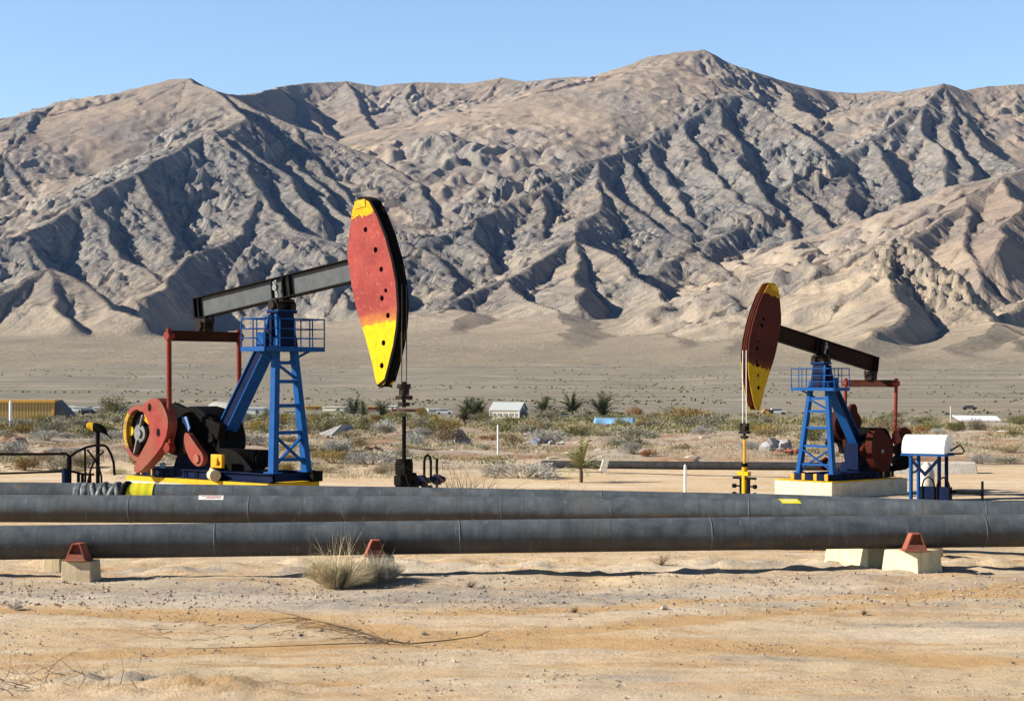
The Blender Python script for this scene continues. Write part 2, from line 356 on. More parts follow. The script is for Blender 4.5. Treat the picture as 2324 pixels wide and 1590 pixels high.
    rough = np.clip(C - .25, 0, 1)*sstep(-5, 30, D)*sstep(10, 60, a)*edge
    Hh = erode(Hh, step, sstep(4, 60, a)*edge*(.05 + .95*sstep(.4, .95, C)))
    Hh = Hh + rough*(f1*14.0 + f2*4.6 + f3*1.0) + bould*sstep(10, 60, a)
    return X, Y, Hh, C, a, D, S

def erode(Hm, step, mask, n=50000, rounds=2, life=40):
    """hydraulic erosion with many droplets at a time"""
    rng = np.random.default_rng(3)
    ny, nx = Hm.shape; Hm = Hm.copy()/step
    for r in range(rounds):
        px = rng.uniform(2, nx - 3, n); py = rng.uniform(2, ny - 3, n)
        vx = np.zeros(n); vy = np.zeros(n); sp = np.full(n, 1.0); water = np.full(n, 1.0); sed = np.zeros(n)
        alive = mask[py.astype(int), px.astype(int)] > .05
        px, py, vx, vy, sp, water, sed = [q[alive] for q in (px, py, vx, vy, sp, water, sed)]
        for it in range(life):
            ix = px.astype(int); iy = py.astype(int); fx = px - ix; fy = py - iy
            h00 = Hm[iy, ix]; h10 = Hm[iy, ix + 1]; h01 = Hm[iy + 1, ix]; h11 = Hm[iy + 1, ix + 1]
            gx = (h10 - h00)*(1 - fy) + (h11 - h01)*fy; gy = (h01 - h00)*(1 - fx) + (h11 - h10)*fx
            hc = h00*(1-fx)*(1-fy) + h10*fx*(1-fy) + h01*(1-fx)*fy + h11*fx*fy
            vx = vx*.25 - gx*.75; vy = vy*.25 - gy*.75
            l = np.sqrt(vx*vx + vy*vy) + 1e-9; vx /= l; vy /= l
            qx = np.clip(px + vx, 1, nx - 3); qy = np.clip(py + vy, 1, ny - 3)
            jx = qx.astype(int); jy = qy.astype(int); gx2 = qx - jx; gy2 = qy - jy
            hn = Hm[jy, jx]*(1-gx2)*(1-gy2) + Hm[jy, jx+1]*gx2*(1-gy2) + Hm[jy+1, jx]*(1-gx2)*gy2 + Hm[jy+1, jx+1]*gx2*gy2
            dh = hn - hc
            cap = np.maximum(-dh, .02)*sp*water*2.6
            dep = np.where(dh > 0, np.minimum(dh, sed), np.where(sed > cap, (sed - cap)*.25, 0))
            ero = np.where((dh <= 0) & (sed <= cap), np.minimum((cap - sed)*.22, -dh*.6), 0)
            ero = ero*mask[iy, ix]
            am = dep - ero; sed = sed - am
            am = np.clip(am, -.5, .5)
            w = np.bincount(np.concatenate([iy*nx + ix, iy*nx + ix + 1, (iy+1)*nx + ix, (iy+1)*nx + ix + 1]),
                            weights=np.concatenate([am*(1-fx)*(1-fy), am*fx*(1-fy), am*(1-fx)*fy, am*fx*fy]), minlength=nx*ny)
            Hm += np.clip(w.reshape(ny, nx), -.35, .35)
            sp = np.sqrt(np.maximum(sp*sp - dh*1.2, .05)); sp = np.minimum(sp, 3.0); water = water*.975
            px, py = qx, qy
    # light smoothing of single-cell spikes
    s = Hm.copy()
    s[1:-1, 1:-1] = Hm[1:-1, 1:-1]*.8 + (Hm[:-2, 1:-1] + Hm[2:, 1:-1] + Hm[1:-1, :-2] + Hm[1:-1, 2:])*.05
    return s*step

def mountain_material():
    t = NT('mountain_rock'); v = t.coord()
    at = t.n('ShaderNodeAttribute', attribute_name='crag'); cr = at.outputs['Fac']
    ah = t.n('ShaderNodeAttribute', attribute_name='rise'); rise = ah.outputs['Fac']
    big = t.noise(v, .0016, 4, .55, .6); med = t.noise(v, .008, 6, .62, .5); fine = t.noise(v, .05, 6, .7)
    strat = t.noise(t.coord((.02, .007, .03), (0, .5, .6)), 1.0, 6, .65, 1.2)
    g = t.n('ShaderNodeNewGeometry'); sp = t.n('ShaderNodeSeparateXYZ'); t.l(g.outputs['Normal'], sp.inputs[0])
    ac = t.n('ShaderNodeAttribute', attribute_name='crest'); crest = ac.outputs['Fac']
    tint = t.noise(t.coord((.0022, .0011, .004)), 1.0, 4, .6, .8)
    brown = t.mix(t.ramp(big, [(.40, 0.), (.60, 1.)]), (.255, .192, .150), (.245, .205, .168))
    brown = t.mix(t.ramp(med, [(.40, 0.), (.62, 1.)]), brown, (.295, .232, .182))
    rock = t.mix(t.ramp(strat, [(.38, 0.), (.6, 1.)]), (.22, .225, .22), (.36, .35, .325))
    rock = t.mix(t.ramp(tint, [(.44, 0.), (.54, 1.)]), rock, t.mix(t.ramp(strat, [(.38, 0.), (.6, 1.)]), (.27, .225, .185), (.43, .355, .28)))
    rock = t.mix(t.math('MULTIPLY', t.ramp(strat, [(.56, 0.), (.66, 1.)]), .75), rock, (.46, .37, .275))
    col = t.mix(t.math('MULTIPLY', t.ramp(cr, [(.30, .1), (.75, .95)]), t.ramp(med, [(.3, .6), (.55, 1.)])), brown, rock)
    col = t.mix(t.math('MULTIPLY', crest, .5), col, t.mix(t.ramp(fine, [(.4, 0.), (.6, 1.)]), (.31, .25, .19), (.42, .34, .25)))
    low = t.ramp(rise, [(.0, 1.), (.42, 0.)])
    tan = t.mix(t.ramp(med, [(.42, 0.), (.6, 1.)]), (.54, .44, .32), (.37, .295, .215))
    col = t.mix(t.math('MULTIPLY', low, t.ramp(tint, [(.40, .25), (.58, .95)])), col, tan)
    col = t.mix(t.math('MULTIPLY', t.ramp(fine, [(.56, 0.), (.7, 1.)]), .35), col, (.12, .11, .1))
    # streaks that run down the slope from the crests
    sa = t.n('ShaderNodeAttribute', attribute_name='along').outputs['Fac']; da = t.n('ShaderNodeAttribute', attribute_name='down').outputs['Fac']
    def streak(ks, kd, det, dist=.3):
        cb = t.n('ShaderNodeCombineXYZ'); t.l(t.math('MULTIPLY', sa, ks), cb.inputs[0]); t.l(t.math('MULTIPLY', da, kd), cb.inputs[1])
        return t.noise(cb.outputs[0], 1.0, det, .62, dist)
    s1 = streak(.045, .0045, 6, .5); s2 = streak(.16, .016, 5, .4)
    rg = t.n('ShaderNodeTexNoise', noise_type='RIDGED_MULTIFRACTAL'); rg.inputs['Scale'].default_value = 1.0; rg.inputs['Detail'].default_value = 6
    rg.inputs['Roughness'].default_value = .6; rg.inputs['Distortion'].default_value = .6
    t.l(t.coord((.055, .022, .035), (0, .35, .3)), rg.inputs['Vector'])
    ridge = t.math('MINIMUM', rg.outputs['Fac'], 1.4)
    crc = t.math('MULTIPLY', cr, t.ramp(med, [(.38, .45), (.58, 1.)]))
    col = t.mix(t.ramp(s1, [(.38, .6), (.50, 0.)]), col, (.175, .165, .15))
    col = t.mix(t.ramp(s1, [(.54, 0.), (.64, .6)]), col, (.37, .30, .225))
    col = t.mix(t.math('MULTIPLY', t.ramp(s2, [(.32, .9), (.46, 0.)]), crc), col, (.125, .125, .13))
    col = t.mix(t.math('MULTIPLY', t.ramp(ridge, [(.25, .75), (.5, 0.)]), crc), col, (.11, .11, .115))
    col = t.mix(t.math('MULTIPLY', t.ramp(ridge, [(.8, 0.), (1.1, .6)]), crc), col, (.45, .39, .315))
    onr = t.ramp(rise, [(.01, 0.), (.09, 1.)])
    hb = t.math('ADD', t.math('MULTIPLY', ridge, t.math('MULTIPLY', crc, .55)), t.math('MULTIPLY', s2, t.math('ADD', t.math('MULTIPLY', cr, .8), .25)))
    bp = t.bump(t.noise(v, .14, 5, .75), 3.4, 1.0, t.bump(t.math('MULTIPLY', hb, onr), 8.5, 1.0, t.bump(t.math('MULTIPLY', s1, onr), 6.0, .8)))
    fan = t.ramp(rise, [(.004, 1.), (.085, 0.)], 'EASE')
    f4 = t.noise(t.coord((.12, .30, 1)), 1.0, 5, .75); f2_ = t.noise(t.coord((.0035, .022, 1)), 1.0, 7, .66, .2)
    fc = t.mix(t.ramp(f2_, [(.42, 0.), (.62, 1.)]), (.225, .198, .152), (.285, .235, .178)); fc = t.mix(t.ramp(f4, [(.54, 0.), (.64, .6)]), fc, (.13, .12, .085))
    col = t.mix(fan, col, fc)
    col = t.mix(t.ramp(t.noise(v, .10, 3, .8), [(.60, 0.), (.68, .45)]), col, (.12, .11, .085))
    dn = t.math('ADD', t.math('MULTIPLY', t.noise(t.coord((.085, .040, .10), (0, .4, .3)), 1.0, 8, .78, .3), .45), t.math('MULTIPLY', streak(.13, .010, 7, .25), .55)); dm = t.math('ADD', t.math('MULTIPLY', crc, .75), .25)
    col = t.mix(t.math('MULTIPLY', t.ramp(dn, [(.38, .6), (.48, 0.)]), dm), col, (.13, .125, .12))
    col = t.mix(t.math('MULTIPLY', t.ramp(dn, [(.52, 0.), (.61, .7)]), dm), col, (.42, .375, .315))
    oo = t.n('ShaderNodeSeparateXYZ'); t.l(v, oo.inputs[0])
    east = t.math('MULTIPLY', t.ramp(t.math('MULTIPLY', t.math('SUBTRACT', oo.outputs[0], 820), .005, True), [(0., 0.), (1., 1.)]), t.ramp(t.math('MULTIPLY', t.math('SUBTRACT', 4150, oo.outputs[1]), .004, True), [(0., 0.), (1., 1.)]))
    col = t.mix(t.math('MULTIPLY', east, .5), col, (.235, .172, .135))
    col = t.mix(1.0, col, (1.22, 1.18, 1.10), 'MULTIPLY')
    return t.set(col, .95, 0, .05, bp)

def make_mountains():
    X, Y, Z, C, a, D, S_ = build_mountains(None)
    a = (Z - ground_z(X, Y))
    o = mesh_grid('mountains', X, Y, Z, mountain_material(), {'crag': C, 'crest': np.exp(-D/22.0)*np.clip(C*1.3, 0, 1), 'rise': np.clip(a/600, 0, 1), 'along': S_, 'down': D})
    o['kind'] = 'structure'
    return o
# ------------------------------------------------------------------ mesh helpers
class MB:
    """collects simple solids and links them as one mesh object"""
    def __init__(s): s.v = []; s.f = []; s.mi = []; s.sm = []
    def add(s, vs, fs, mi=0, smooth=False):
        o = len(s.v); s.v += [tuple(v) for v in vs]; s.f += [tuple(i + o for i in f) for f in fs]
        s.mi += [mi]*len(fs); s.sm += [smooth]*len(fs); return s
    def box(s, c, size, rot=None, mi=0, taper=(1, 1)):
        hx, hy, hz = size[0]/2, size[1]/2, size[2]/2; R = rot or Matrix.Identity(3); c = Vector(c)
        P = [c + R @ Vector((x*hx*(taper[0] if z > 0 else 1), y*hy*(taper[1] if z > 0 else 1), z*hz)) for x, y, z in
             ((-1,-1,-1),(1,-1,-1),(1,1,-1),(-1,1,-1),(-1,-1,1),(1,-1,1),(1,1,1),(-1,1,1))]
        return s.add(P, [(0,3,2,1),(4,5,6,7),(0,1,5,4),(1,2,6,5),(2,3,7,6),(3,0,4,7)], mi)
    def beam(s, a, b, w, h, up=(0, 0, 1), mi=0, w2=None, h2=None):
        a = Vector(a); b = Vector(b); d = (b - a).normalized(); u = Vector(up)
        side = d.cross(u)
        if side.length < 1e-4: side = d.cross(Vector((1, 0, 0)))
        side.normalize(); u = side.cross(d).normalized(); w2 = w2 or w; h2 = h2 or h
        P = [p + side*(sx*ww/2) + u*(sz*hh/2) for p, ww, hh in ((a, w, h), (b, w2, h2)) for sx, sz in ((-1,-1),(1,-1),(1,1),(-1,1))]
        return s.add(P, [(0,1,2,3),(7,6,5,4),(0,4,5,1),(1,5,6,2),(2,6,7,3),(3,7,4,0)], mi)
    def ibeam(s, a, b, w, h, t=.03, up=(0, 0, 1), mi=0, mweb=None):
        a = Vector(a); b = Vector(b); d = (b - a).normalized(); side = d.cross(Vector(up)).normalized(); u = side.cross(d)
        s.beam(a + u*(h/2 - t/2), b + u*(h/2 - t/2), w, t, up, mi)
        s.beam(a - u*(h/2 - t/2), b - u*(h/2 - t/2), w, t, up, mi)
        s.beam(a, b, t, h - 2*t - .004, up, mi if mweb is None else mweb)
        return s
    def tube(s, pts, r, n=10, mi=0, cap=True, smooth=True):
        pts = [Vector(p) for p in pts]; rs = r if isinstance(r, (list, tuple)) else [r]*len(pts)
        vs = []; prev = None
        for i, p in enumerate(pts):
            d = (pts[min(i+1, len(pts)-1)] - pts[max(i-1, 0)]).normalized()
            if prev is None:
                x = d.cross(Vector((0, 0, 1)))
                if x.length < 1e-3: x = d.cross(Vector((1, 0, 0)))
            else: x = prev - d*prev.dot(d)
            x.normalize(); prev = x; y = d.cross(x)
            vs += [p + (x*math.cos(2*PI*k/n) + y*math.sin(2*PI*k/n))*rs[i] for k in range(n)]
        fs = [(i*n + k, i*n + (k+1) % n, (i+1)*n + (k+1) % n, (i+1)*n + k) for i in range(len(pts)-1) for k in range(n)]
        s.add(vs, fs, mi, smooth)
        if cap:
            m = len(pts)
            s.add(vs[:n], [tuple(reversed(range(n)))], mi); s.add(vs[(m-1)*n:], [tuple(range(n))], mi)
        return s
    def cyl(s, a, b, r, n=20, mi=0, r2=None): return s.tube([a, b], [r, r2 if r2 is not None else r], n, mi)
    def prism(s, poly, axis, lo, hi, mi=0, mside=None, smooth_side=False):
        """poly in the X-Z plane extruded along Y from lo to hi (axis 'Y')"""
        n = len(poly)
        area = sum(poly[i][0]*poly[(i+1) % n][1] - poly[(i+1) % n][0]*poly[i][1] for i in range(n))
        if area < 0: poly = list(reversed(poly))
        A = [(x, lo, z) for x, z in poly]; B = [(x, hi, z) for x, z in poly]
        s.add(A, [tuple(range(n))], mi); s.add(B, [tuple(reversed(range(n)))], mi)
        s.add(A + B, [(i, i + n, (i+1) % n + n, (i+1) % n) for i in range(n)], mi if mside is None else mside, smooth_side)
        return s
    def xform(s, mat):
        s.v = [tuple(mat @ Vector(v)) for v in s.v]; return s
    def build(s, name, mats, parent=None, bevel=0.0, loc=None, rot=None):
        me = bpy.data.meshes.new(name); me.from_pydata(s.v, [], s.f)
        mats = mats if isinstance(mats, (list, tuple)) else [mats]
        for m in mats: me.materials.append(m)
        me.polygons.foreach_set('material_index', s.mi); me.polygons.foreach_set('use_smooth', s.sm); me.update()
        o = bpy.data.objects.new(name, me); COL.objects.link(o)
        if parent: o.parent = parent
        if loc: o.location = loc
        if rot: o.rotation_euler = rot
        if bevel:
            b = o.modifiers.new('bevel', 'BEVEL'); b.width = bevel; b.segments = 2; b.limit_method = 'ANGLE'; b.angle_limit = .6
            b.harden_normals = False
        return o
def tag(o, label=None, cat=None, group=None, kind=None):
    if label: o['label'] = label
    if cat: o['category'] = cat
    if group: o['group'] = group
    if kind: o['kind'] = kind
    return o
def empty(name, loc, rz=0):
    o = bpy.data.objects.new(name, None); COL.objects.link(o); o.location = loc; o.rotation_euler = (0, 0, rz); o.empty_display_size = .3
    return o
def wx(px, d): return (px - 1162)*d/F
def wz(py, d): return H0 + (HOR - py)*d/F
def ellipse(cx, cz, a, b, n=24, rot=0, a0=0, a1=2*PI):
    return [(cx + a*math.cos(t)*math.cos(rot) - b*math.sin(t)*math.sin(rot), cz + a*math.cos(t)*math.sin(rot) + b*math.sin(t)*math.cos(rot))
            for t in [a0 + (a1 - a0)*i/n for i in range(n)]]
def smooth_poly(poly, it=2):
    for _ in range(it):
        q = []
        for i in range(len(poly)):
            a = poly[i]; b = poly[(i+1) % len(poly)]
            q += [(a[0]*.75 + b[0]*.25, a[1]*.75 + b[1]*.25), (a[0]*.25 + b[0]*.75, a[1]*.25 + b[1]*.75)]
        poly = q
    return poly

# ------------------------------------------------------------------ pumpjack
HEAD = [(3.50,2.24),(3.70,2.34),(3.95,2.31),(4.12,2.2),(4.36,1.77),(4.60,1.15),(4.77,.49),(4.86,-.15),(4.84,-.79),(4.73,-1.30),(4.56,-1.78),(4.3,-2.3),(4.10,-2.66),(3.98,-2.79),(3.80,-2.78),(3.71,-2.62),(3.63,-2.09),(3.42,-1.25),(3.22,-.66),(3.12,-.12),(3.06,.55),(3.03,1.01),(3.28,1.78),(3.39,2.07)]
HOLES_A = [(3.83,1.46,.075),(4.15,.85,.078),(4.3,.3,.072),(4.4,-.29,.06),(4.23,-.47,.075),(4.4,-.96,.075),(4.14,-1.66,.078),(4.0,-2.25,.078)]
HOLES_B = [(4.16,.82,.07),(4.22,.55,.085),(4.32,-.13,.05),(4.33,-.42,.075),(4.28,-.91,.06),(4.2,-1.05,.085),(4.08,-1.44,.07),(3.98,-1.92,.09)]

def rotY(a): return Matrix.Rotation(a, 4, 'Y')
def pumpjack(kind, loc, rz, tilt, label, near):
    """X forward to the head, Y lateral; near = +1/-1, the lateral side turned to the camera"""
    A = kind == 'bright'
    root = empty('pumpjack', loc, rz); tag(root, label, 'pumpjack', 'pumpjacks')
    lb = .62 if A else .86; lt = .31 if A else .40
    rear = -5.8 if A else -4.05; front = .52 if A else .72
    # skid base
    m = MB()
    for sy in (-1, 1): m.ibeam((rear, sy*.78, .14), (front, sy*.78, .14), .2, .26, .03, mi=0, mweb=0)
    for i in range(9):
        x = rear + .1 + (front - rear - .2)*i/8
        m.beam((x, -.66, .13), (x, .66, .13), .12, .2)
    m.box(((rear+front)/2 - .3, 0, .262), (front - rear - 1.8, 1.3, .02))
    m.build('skid_base', M['dark_blue'], root, .006)
    for i in range(7):
        x = rear + .35 + i*.52
        if x > front - .4: break
        MB().box((x, near*.86, .14), (.05 if A else .07, .03, .2)).build('skid_stiffener', M['orange'] if i < 2 else M['dark_blue'], root)
    if A:
        MB().box((front + .10, -near*.72, .15), (.22, .36, .30)).build('end_box', M['black'], root, .02)
    else:
        for yy in (-.86, -.3, .3, .86):
            MB().box((front + .05, yy, .15), (.06, .16, .27)).build('end_bracket', M['orange'], root, .01)
        MB().box((front + .03, 0, .15), (.05, 1.5, .26)).build('end_plate', M['dark_blue'], root)
    # samson post: two front legs, ladder, rear leg
    xb, xt = .35, .10
    for sy in (-1, 1):
        m = MB(); m.beam((xb, sy*lb, .26), (xt, sy*lt, 4.05), .20, .24, (1, 0, 0), w2=.17, h2=.2)
        m.box((xb, sy*lb, .29), (.42, .36, .05))
        m.build('front_leg', M['blue'], root, .012)
    for i, t in enumerate([.10, .30, .50, .68, .82, .92]):
        y = lb + (lt - lb)*t; x = xb + (xt - xb)*t
        z = .26 + 3.79*t
        MB().beam((x, -y, z), (x, y, z), .14, .10 if i else .08).build('rung', M['blue'], root, .006)
    z0, z1 = .42, 1.3
    for p_, q_ in (((xb - .02, -lb, z0), (xb - .07, lb*.86, z1)), ((xb + .045, lb, z0), (xb + .0, -lb*.86, z1)), ((xb - .15, -lt*1.25, 3.35), (xb - .17, lt*1.3, 2.9))):
        MB().beam(p_, q_, .05, .11, (1, 0, 0)).build('cross_brace', M['blue'], root)
    m = MB(); m.beam((-.62, 0, 3.92), (-3.05, 0, .66), .34, .34, (0, 0, 1), mi=1)
    m.beam((-.70, 0, 4.08), (-3.20, 0, .76), .44, .035, (0, 0, 1)); m.beam((-.50, 0, 3.79), (-2.86, 0, .58), .44, .035, (0, 0, 1))
    m.box((-.62, 0, 3.80), (.5, .62, .1))
    m.build('rear_leg', [M['blue'], M['dark_blue']], root)  # web painted dark blue in place of shade from the flange
    # platform and rails
    px0, px1, py = -.45, .56, 1.10
    zt = 3.76
    m = MB(); m.box(((px0+px1)/2, 0, zt), (px1 - px0, 2*py, .04))
    for sy in (-1, 1): m.beam((px0, sy*py, zt - .01), (px1, sy*py, zt - .01), .05, .13)
    for x in (px0, px1): m.beam((x, -py + .03, zt - .01), (x, py - .03, zt - .01), .05, .13)
    for sy in (-1, 1): m.beam((.0, sy*.3, zt - .35), (.1, sy*.95, zt - .05), .06, .06)
    m.build('platform', M['blue'], root)
    m = MB(); pts = []
    H = .84
    cor = [(px0, -py), (px1, -py), (px1, py), (px0, py)]
    for z in (zt + .30, zt + .56, zt + H):
        rr = .022 if z > zt + .7 else .015
        loop = cor + [cor[0]]
        for a, b in zip(loop[:-1], loop[1:]): m.tube([(a[0], a[1], z), (b[0], b[1], z)], rr, 6)
    for a, b in zip(cor, cor[1:] + cor[:1]):
        nseg = 4 if abs(a[1] - b[1]) > 1.5 else 2
        for k in range(nseg):
            x = a[0] + (b[0] - a[0])*k/nseg; y = a[1] + (b[1] - a[1])*k/nseg
            m.tube([(x, y, zt), (x, y, zt + H)], .02, 6)
    m.build('guard_rail', M['blue'], root)
    # head of the post with the centre bearing
    m = MB(); m.box((0, 0, 4.30), (.62, .66, .98), taper=(.62, .84)); m.box((0, 0, 4.80), (.5, .72, .07))
    m.box((.02, near*.40, 4.25), (.12, .1, .9)); m.box((-.18, near*.36, 4.1), (.26, .12, .5))
    m.build('post_head', M['dark_blue'], root, .02)  # solid box coloured dark to stand in for a shaded interior
    for yy, xx in ((near*.33, -.25), (near*.33, .22), (-near*.33, .0)):
        MB().beam((xx*1.25, yy*1.15, 3.8), (xx*.7, yy, 4.74), .09, .09, (1, 0, 0)).build('head_strut', M['blue'], root, .01)
    MB().box((0, 0, 4.845), (.54, .74, .03)).build('cap_plate', M['blue'], root, .005)
    MB().box((-.30, near*.45, 4.05), (.3, .2, .36)).build('platform_box', M['blue'], root, .02)
    m = MB(); m.cyl((0, -.42, 5.0), (0, .42, 5.0), .13, 18)
    for sy in (-1, 1):
        m.box((0, sy*.24, 4.93), (.44, .2, .18)); m.cyl((0, sy*.13, 5.0), (0, sy*.35, 5.0), .19, 18)
        for dx in (-.2, .2): m.cyl((dx, sy*.24, 4.98), (dx, sy*.24, 5.13), .03, 8)
    m.box((0, 0, 5.12), (.56, .46, .07))
    m.build('centre_bearing', M['grease'], root, .008)
    # walking beam frame, everything tilting round (0, 0, 5)
    T = Matrix.Translation((0, 0, 5.0)) @ rotY(-math.radians(tilt))
    def beam_part(mb, name, mats, bevel=0, parent=None):
        o = mb.build(name, mats, parent or root, bevel)
        if parent is None: o.matrix_local = T
        return o
    m = MB(); za, zb = .16, .80; zc = (za + zb)/2
    m.ibeam((-3.85, 0, zc), (3.5, 0, zc), .30, zb - za, .035, mi=0, mweb=1)
    wb = beam_part(m, 'walking_beam', [M['black'], M['web'] if A else M['dark_beam']], .004)
    for x in (-3.83, -3.62, -.25, .22, .50):
        m = MB(); m.box((x, 0, zc), (.05, .27, zb - za - .074)); m.build('web_stiffener', M['black'], wb)
    m = MB(); m.box((.0, near*.17, zc - .02), (.10, .04, .5)); m.cyl((0, near*.15, zc + .02), (0, near*.24, zc + .02), .09, 14)
    m.beam((-.05, near*.2, zc + .2), (.08, near*.2, zc - .28), .03, .08)
    m.build('bearing_shim', M['steel'], wb)
    # head
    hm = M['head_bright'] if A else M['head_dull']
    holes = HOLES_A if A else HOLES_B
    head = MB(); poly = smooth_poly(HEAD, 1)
    for sy in (-1, 1): head.prism(poly, 'Y', sy*.15 - .015, sy*.15 + .015)
    ho = beam_part(head, 'horse_head', hm, 0)
    ho.data.name = 'horse_head'
    # cut the holes through both side plates
    for i, (x, z, r) in enumerate(holes): pass
    cut = MB()
    for x, z, r in holes: cut.cyl((x, -.5, z), (x, .5, z), r, 14)
    cm = bpy.data.meshes.new('cut'); cm.from_pydata(cut.v, [], cut.f); cobj = bpy.data.objects.new('cut', cm); COL.objects.link(cobj)
    cobj.matrix_world = Matrix.Identity(4); hp = ho.parent; ho.parent = None; ho.matrix_world = Matrix.Identity(4)
    bo = ho.modifiers.new('b', 'BOOLEAN'); bo.object = cobj; bo.operation = 'DIFFERENCE'; bo.solver = 'EXACT'
    dg = bpy.context.evaluated_depsgraph_get(); dg.update()
    nm = bpy.data.meshes.new_from_object(ho.evaluated_get(dg)); ho.modifiers.clear(); ho.data = nm
    if not nm.materials: nm.materials.append(hm)
    ho.parent = hp; ho.matrix_local = T
    bpy.data.objects.remove(cobj)
    # black core added between the plates, stands in for shade in the holes
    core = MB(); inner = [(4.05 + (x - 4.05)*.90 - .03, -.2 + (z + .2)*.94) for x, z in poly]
    core.prism(inner, 'Y', -.10 if A else -.03, .10 if A else .03); core.build('hole_shade_core', M['black'], ho)
    # arc plate with rope grooves
    R0 = 4.9
    arc = [p for p in HEAD if (p[0] > 4.0 and -2.75 < p[1] < 2.25) or (p[0] > 3.75 and p[1] < -2.7) or (p[0] > 3.6 and p[1] > 2.25)]; arc.sort(key=lambda p: -p[1])
    def arcstrip(off0, off1, ylo, yhi):
        mb = MB(); n = len(arc); outer = []; innr = []
        for i, p in enumerate(arc):
            a = arc[max(i-1, 0)]; b = arc[min(i+1, n-1)]; t = Vector((b[0]-a[0], b[1]-a[1])).normalized(); nn = Vector((-t[1], t[0]))
            if nn[0] < 0: nn = -nn
            outer.append((p[0] + nn[0]*off1, p[1] + nn[1]*off1)); innr.append((p[0] + nn[0]*off0, p[1] + nn[1]*off0))
        for i in range(n - 1):
            q = [innr[i], outer[i], outer[i+1], innr[i+1]]
            mb.add([(x, ylo, z) for x, z in q] + [(x, yhi, z) for x, z in q],
                   [(0,1,2,3),(7,6,5,4),(0,4,5,1),(1,5,6,2),(2,6,7,3),(3,7,4,0)])
        return mb
    am = M['black'] if A else M['head_dull']
    a_ = MB()
    for lo, hi, o0, o1 in ((-.185, -.16, -.05, .03), (-.158, -.07, -.03, .0), (-.068, -.035, -.03, .035), (-.033, .033, -.03, .015), (.035, .068, -.03, .035), (.07, .158, -.03, .0), (.16, .185, -.05, .03)):
        q = arcstrip(o0, o1, lo, hi); a_.add(q.v, q.f, 0 if (lo < -.159 or hi > .159) else 1)
    a_.build('arc_plate', [am if A else M['head_dull'], M['black'] if A else M['brown_red']], ho)
    m = MB()
    m.box((3.72, near*.172, 2.18), (.42, .03, .22)); m.box((3.5, near*.175, 1.87), (.3, .02, .05), Matrix.Rotation(-.25, 3, 'Y'))
    m.build('top_latch', M['yellow'], ho, .01)
    m = MB()
    for sy in (-1, 1): m.beam((3.18, sy*.11, zc + .22), (3.62, sy*.11, zc + .22), .06, .2); m.beam((3.18, sy*.11, zc - .22), (3.62, sy*.11, zc - .22), .06, .2)
    m.build('head_hinge', M['black'], ho)
    # tail bearing and equaliser
    tl = math.radians(tilt); ca, sa = math.cos(tl), math.sin(tl)
    def b2l(x, z): return (x*ca - z*sa, 5.0 + x*sa + z*ca)
    tx, tz = b2l(-3.50, .13)
    ex = tx - .02
    m = MB(); m.box((ex, 0, tz - .06), (.5, .36, .12)); m.cyl((ex, -.24, tz - .2), (ex, .24, tz - .2), .13, 16)
    for dx in (-.2, .2):
        for dy in (-.15, .15): m.cyl((ex + dx, dy, tz - .3), (ex + dx, dy, tz + .06), .03, 8)
    m.box((ex, 0, tz - .32), (.44, .34, .1))
    m.build('tail_bearing', M['grease'], root, .01)
    eq = MB(); ez = tz - .52; eq.ibeam((ex, -1.22, ez), (ex, 1.22, ez), .22, .30, .03, mi=0)
    eq.beam((ex - .06, -1.2, ez), (ex - .06, 1.2, ez), .03, .26); eq.beam((ex + .06, -1.2, ez), (ex + .06, 1.2, ez), .03, .26)
    eq.build('equaliser_beam', M['rust_brown'], root, .005)
    shaft = (-3.15, 1.30); cz = .92 if A else 1.62
    pinx = -3.48 if A else -3.40
    for sy in (-1, 1):
        m = MB(); m.tube([(ex, sy*1.30, ez + .22), (pinx, sy*1.30, cz + .1)], .075, 12)
        m.cyl((ex, sy*1.18, ez), (ex, sy*1.40, ez), .13, 16)
        m.box((pinx, sy*1.30, cz + .05), (.24, .16, .42)); m.cyl((pinx, sy*1.2, cz), (pinx, sy*1.42, cz), .15, 16)
        m.build('pitman_arm', M['pole_red'], root)
    # gearbox, cranks and counterweights
    m = MB()
    gb = [(-4.25,.9),(-4.35,1.55),(-4.0,2.05),(-3.4,2.12),(-2.6,1.82),(-2.25,1.45),(-2.2,.75),(-2.6,.5),(-3.9,.5)]
    m.prism(smooth_poly(gb, 1), 'Y', -.48, .48)
    m.cyl((-3.2, -.95, 1.3), (-3.2, .95, 1.3), .2, 18); m.cyl((-2.5, -.6, 1.2), (-2.5, .6, 1.2), .14, 14)
    for x in (-4.1, -3.5, -2.9, -2.4):
        for sy in (-1, 1): m.box((x, sy*.50, 1.22), (.07, .06, .8))
    m.build('gearbox', M['black'], root, .015)
    m = MB(); m.prism([(-4.3,.27),(-1.9,.27),(-2.2,.66),(-4.1,.66)], 'Y', -.55, .55); m.build('gearbox_pedestal', M['dark_blue'], root)
    if A:
        # belt guard leaning forward and down, brake drum, motor
        m = MB(); m.beam((-4.45, near*.42, 1.98), (-2.15, near*.42, 1.36), .26, .46, (0, 0, 1)); m.beam((-3.9, near*.1, 1.75), (-2.2, near*.1, 1.15), .2, .5)
        m.build('belt_guard', M['black'], root, .03)
        m = MB(); m.prism(smooth_poly([(-2.5,.28),(-.62,.28),(-.72,.40),(-1.05,.66),(-1.45,.86),(-1.95,.92),(-2.5,.88)], 1), 'Y', -.55, -.05)
        m.build('motor_housing', M['black'], root, .02)
        m = MB(); m.cyl((-1.7, -.02, .62), (-.8, -.02, .62), .27, 18)
        for k in range(10): m.box((-1.6 + k*.08, -.02, .62), (.02, .62, .5))
        m.build('motor', M['black'], root)
